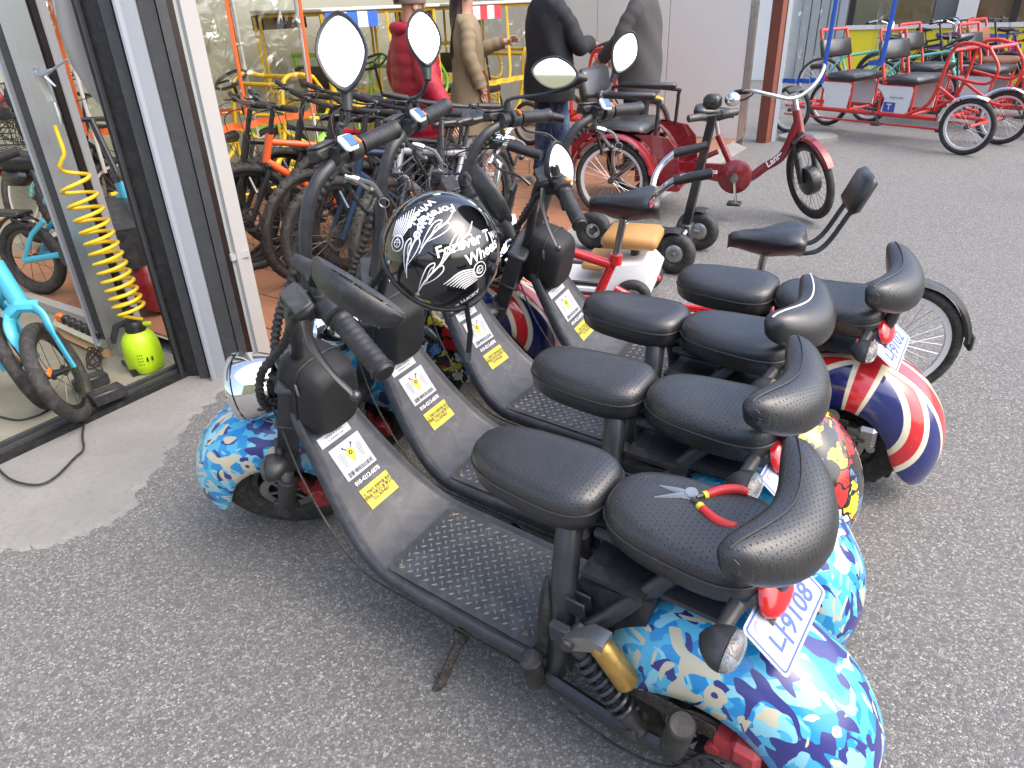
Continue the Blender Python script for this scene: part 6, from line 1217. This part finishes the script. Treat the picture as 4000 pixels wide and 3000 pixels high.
p = un(590, 1245, 0); t = thing('air_compressor', 'black and red air compressor behind the glass pane', 'compressor', loc=(p.x, p.y+.12, TZ), rz=-55)
MB().tube([(-.30, 0, .16), (-.27, 0, .16), (.27, 0, .16), (.30, 0, .16)], [.09, .14, .14, .09], 22).build('tank', K['maroon'], t, 50); MB().hull([(x, y, z) for x in (-.24, .24) for y in (-.14, .14) for z in (.28, .50)]+[(x, y, .60) for x in (-.15, .10) for y in (-.10, .10)]).build('motor_cover', K['plastic'], t, 25)
for i in range(5): MB().box((0, -.143, .32+i*.022), (.36, .008, .010)).build('cooling_fin', K['mtb'], t)
text('lettering', '2.5HP', .085, K['inkw'], t, aim((-.02, -.1425, .455), (0, -1, 0), (1, 0, 0)), bold=.001); m = MB().tube([(-.24, 0, .60), (-.26, 0, .72), (.20, 0, .72), (.22, 0, .58)], .014, 8); m.build('handle', K['mtb'], t)
for s in (-1, 1): MB().lathe([(.03, -.02), (.085, -.02), (.09, 0), (.085, .02), (.03, .02)], T(-.24, s*.17, .09) @ R('X', 90), 20, True).build('wheel', K['tyre'], t)
p = at(70, 440, 5.2); t = thing('pedestal_fan', 'dark pedestal fan standing behind the blue electric bicycle', 'fan', loc=(p.x, p.y, TZ), rz=-70); hz = p.z-TZ
m = MB().tube([(0, 0, 0), (0, 0, hz-.1)], .018, 10); m.lathe([(0, .03), (.10, .025), (.17, .01), (.18, 0)], None, 24); m.build('stand', K['plastic'], t); m = MB()
for r_, z in ((.19, .0), (.19, .06), (.10, .075), (.10, -.03)): m.tube([(z, r_*math.cos(q), hz+r_*math.sin(q)) for q in (2*math.pi*j/36 for j in range(36))], .004, 5, loop=True)
for k_ in range(40):
    q = 2*math.pi*k_/40; m.tube([(.085, .03*math.cos(q), hz+.03*math.sin(q)), (.06, .19*math.cos(q), hz+.19*math.sin(q)), (.0, .19*math.cos(q), hz+.19*math.sin(q)), (-.04, .05*math.cos(q), hz+.05*math.sin(q))], .0022, 4)
m.build('guard', K['plastic'], t); MB().tube([(-.16, 0, hz), (-.03, 0, hz)], [.05, .065], 14).build('motor', K['plastic'], t)
for k_ in range(4): MB().ell((0, 0, 0), (.006, .045, .085), T(.02, 0, hz) @ R('X', k_*90) @ T(0, 0, .09) @ R('Z', 25)).build('blade', K['mtb'], t)
# ---------------------------------------------------------------- concrete pad, far shop front and bikes at the right
p = un(3155, 545); m = MB().lathe([(0, .055), (.30, .055), (.33, .045), (.34, 0)], T(p.x, p.y, 0) @ Matrix.Diagonal((1, .8, 1, 1)), 28); tag(m.build('stand_base', K['concrete'], None, 40), 'round grey concrete stand base on the asphalt by the column', 'stand base')
K['sign'] = mt('yellow_sign_panel', (.62, .52, .02), .5, var=.05); K['purple'] = mt('purple_ink', (.10, .06, .30), .6); K['steelgrey'] = mt('grey_steel_cladding', (.30, .33, .37), .5, .1, var=.06); K['carton'] = mt('carton', (.50, .36, .17), .8, var=.2, vs=3)
Fq = at(3470, 180, 14.); Fp = V((Fq.x, Fq.y, 0)); vd = V((Fq.x, Fq.y, 0)).normalized(); tg = V((vd.y, -vd.x, 0))
fs = thing('far_shop', 'distant shop front with yellow sign panel and stacked boxes in its windows', 'building')
def fbox(name, x0, x1, z0, z1, d0, d1, m_, par=None): return MB().loft([[Fp+tg*x+vd*d+V((0, 0, z)) for x, d in ((x0, d0), (x1, d0), (x1, d1), (x0, d1))] for z in (z0, z1)]).build(name, m_, par or fs, 0)
fbox('rear_wall', -6, 8, 0, 3.4, 1.2, 1.3, K['wallolive']); fbox('sign_panel', -.75, 5, -.0, .86, 0, .08, K['sign']); fbox('window_sill', -.75, 5, .862, .93, -.03, .12, K['panelgrey'])
for x in (-.75, .95, 1.75, 3.3, 4.9): fbox('window_post', x, x+(.30 if x == .95 else .10), .935, 3.4, .0, .12, K['postblk'] if x != .95 else K['panelgrey'])
for x0, x1 in ((-.65, .95), (1.25, 1.75), (1.85, 3.3), (3.4, 4.9)): fbox('window_pane', x0, x1, .935, 3.4, .05, .056, K['glass'])
for i in range(9):
    for j in range(4):
        if (i*3+j*5) % 7 == 0: continue
        x = -.6+i*.6; fbox('carton', x+.02, x+.56, 1.0+j*.36, 1.0+j*.36+.33, .25, .65, [K['carton'], K['carton'], K['sticker'], K['timber']][(i+j) % 4])
fbox('grey_cladding', -3.2, -1.55, 0, 3.4, .1, .2, K['wallwhite'])
for i in range(5): fbox('cladding_rib', -1.52+i*.155, -1.39+i*.155, 0, 3.4, -.05, .10, K['steelgrey'])
for i, ch in enumerate('황금자전거'): text('sign_character', ch, .58, K['purple'], fs, aim(Fp+tg*(.05+i*.85)-vd*.004+V((0, 0, .50)), -vd, tg), bold=.012)
gb = 'rental bikes parked before the far shop'
for u_, v_, rz_, lab in ((3540, 395, -50, 'black bike standing left of the wire basket frames'), (3740, 395, -48, 'black bike standing behind the second quadricycle'), (3690, 290, -66, 'black bike leaning at the yellow sign beside the window post')):
    p = un(u_, v_); bike('mountain_bike', lab, (p.x, p.y), rz_, K['mtb'], gb, barz=1.08)
for nm, lab, u_, v_, rz_, fr, kw in (('city_bike', 'mint city bike with brown saddle behind the scarlet quadricycle', 3560, 440, -42, K['teal'], dict(Rr=.33, tw=.022, rim=K['whitemetal'], knob=False, bars='swept', sad_m=K['brownl'], fork=K['teal'], tyre=K['rubber'])), ('city_bike', 'mint city bike with brown saddle nearer the clear curtains', 3330, 420, -40, K['teal'], dict(Rr=.33, tw=.022, rim=K['whitemetal'], knob=False, bars='swept', sad_m=K['brownl'], fork=K['teal'])), ('mountain_bike', 'black bike with high bars in front of the yellow sign', 3640, 330, -60, K['mtb'], dict()), ('mountain_bike', 'yellow and black bike at the yellow sign panel', 3800, 300, -70, K['yellow'], dict()), ('fat_bike', 'red fat tyred bike at the right edge of the photo', 3960, 345, -55, K['scarlet'], dict(tw=.05, Rr=.33, rim=K['scarlet'])), ('fat_bike', 'red bike with chrome bars behind the wire frames', 3860, 260, -65, K['red'], dict(tw=.04, Rr=.33))):
    p = un(u_, v_); bike(nm, lab, (p.x, p.y), rz_, fr, gb, **kw)
p = un(3890, 395); t = bike('small_bike', 'small bike with patterned front mudguard beside the red fat bike', (p.x-.2, p.y+.1), -50, K['red'], gb, Rr=.25, tw=.03, zs=.7, barz=.9, fend=K['graffiti'])

# ---------------------------------------------------------------- apartment block across the street (seen in the mirrors)
K['apt'] = mt('yellow_facade', (.85, .72, .36), .8, var=.06, vs=.3); K['aptw'] = mt('dark_window', (.05, .06, .07), .2)
t = thing('apartment_block', 'tall pale yellow apartment block reflected in the scooter mirrors', 'building', loc=(4, -46, 0)); MB().box((0, 0, 13), (26, 12, 26)).build('facade', K['apt'], t, 0); m = MB()
for i in range(12):
    for j in range(8): m.box((-11.5+i*2.1, 6.0, 2.5+j*2.9), (1.2, .2, 1.5))
m.build('windows', K['aptw'], t, 0)['kind'] = 'stuff'
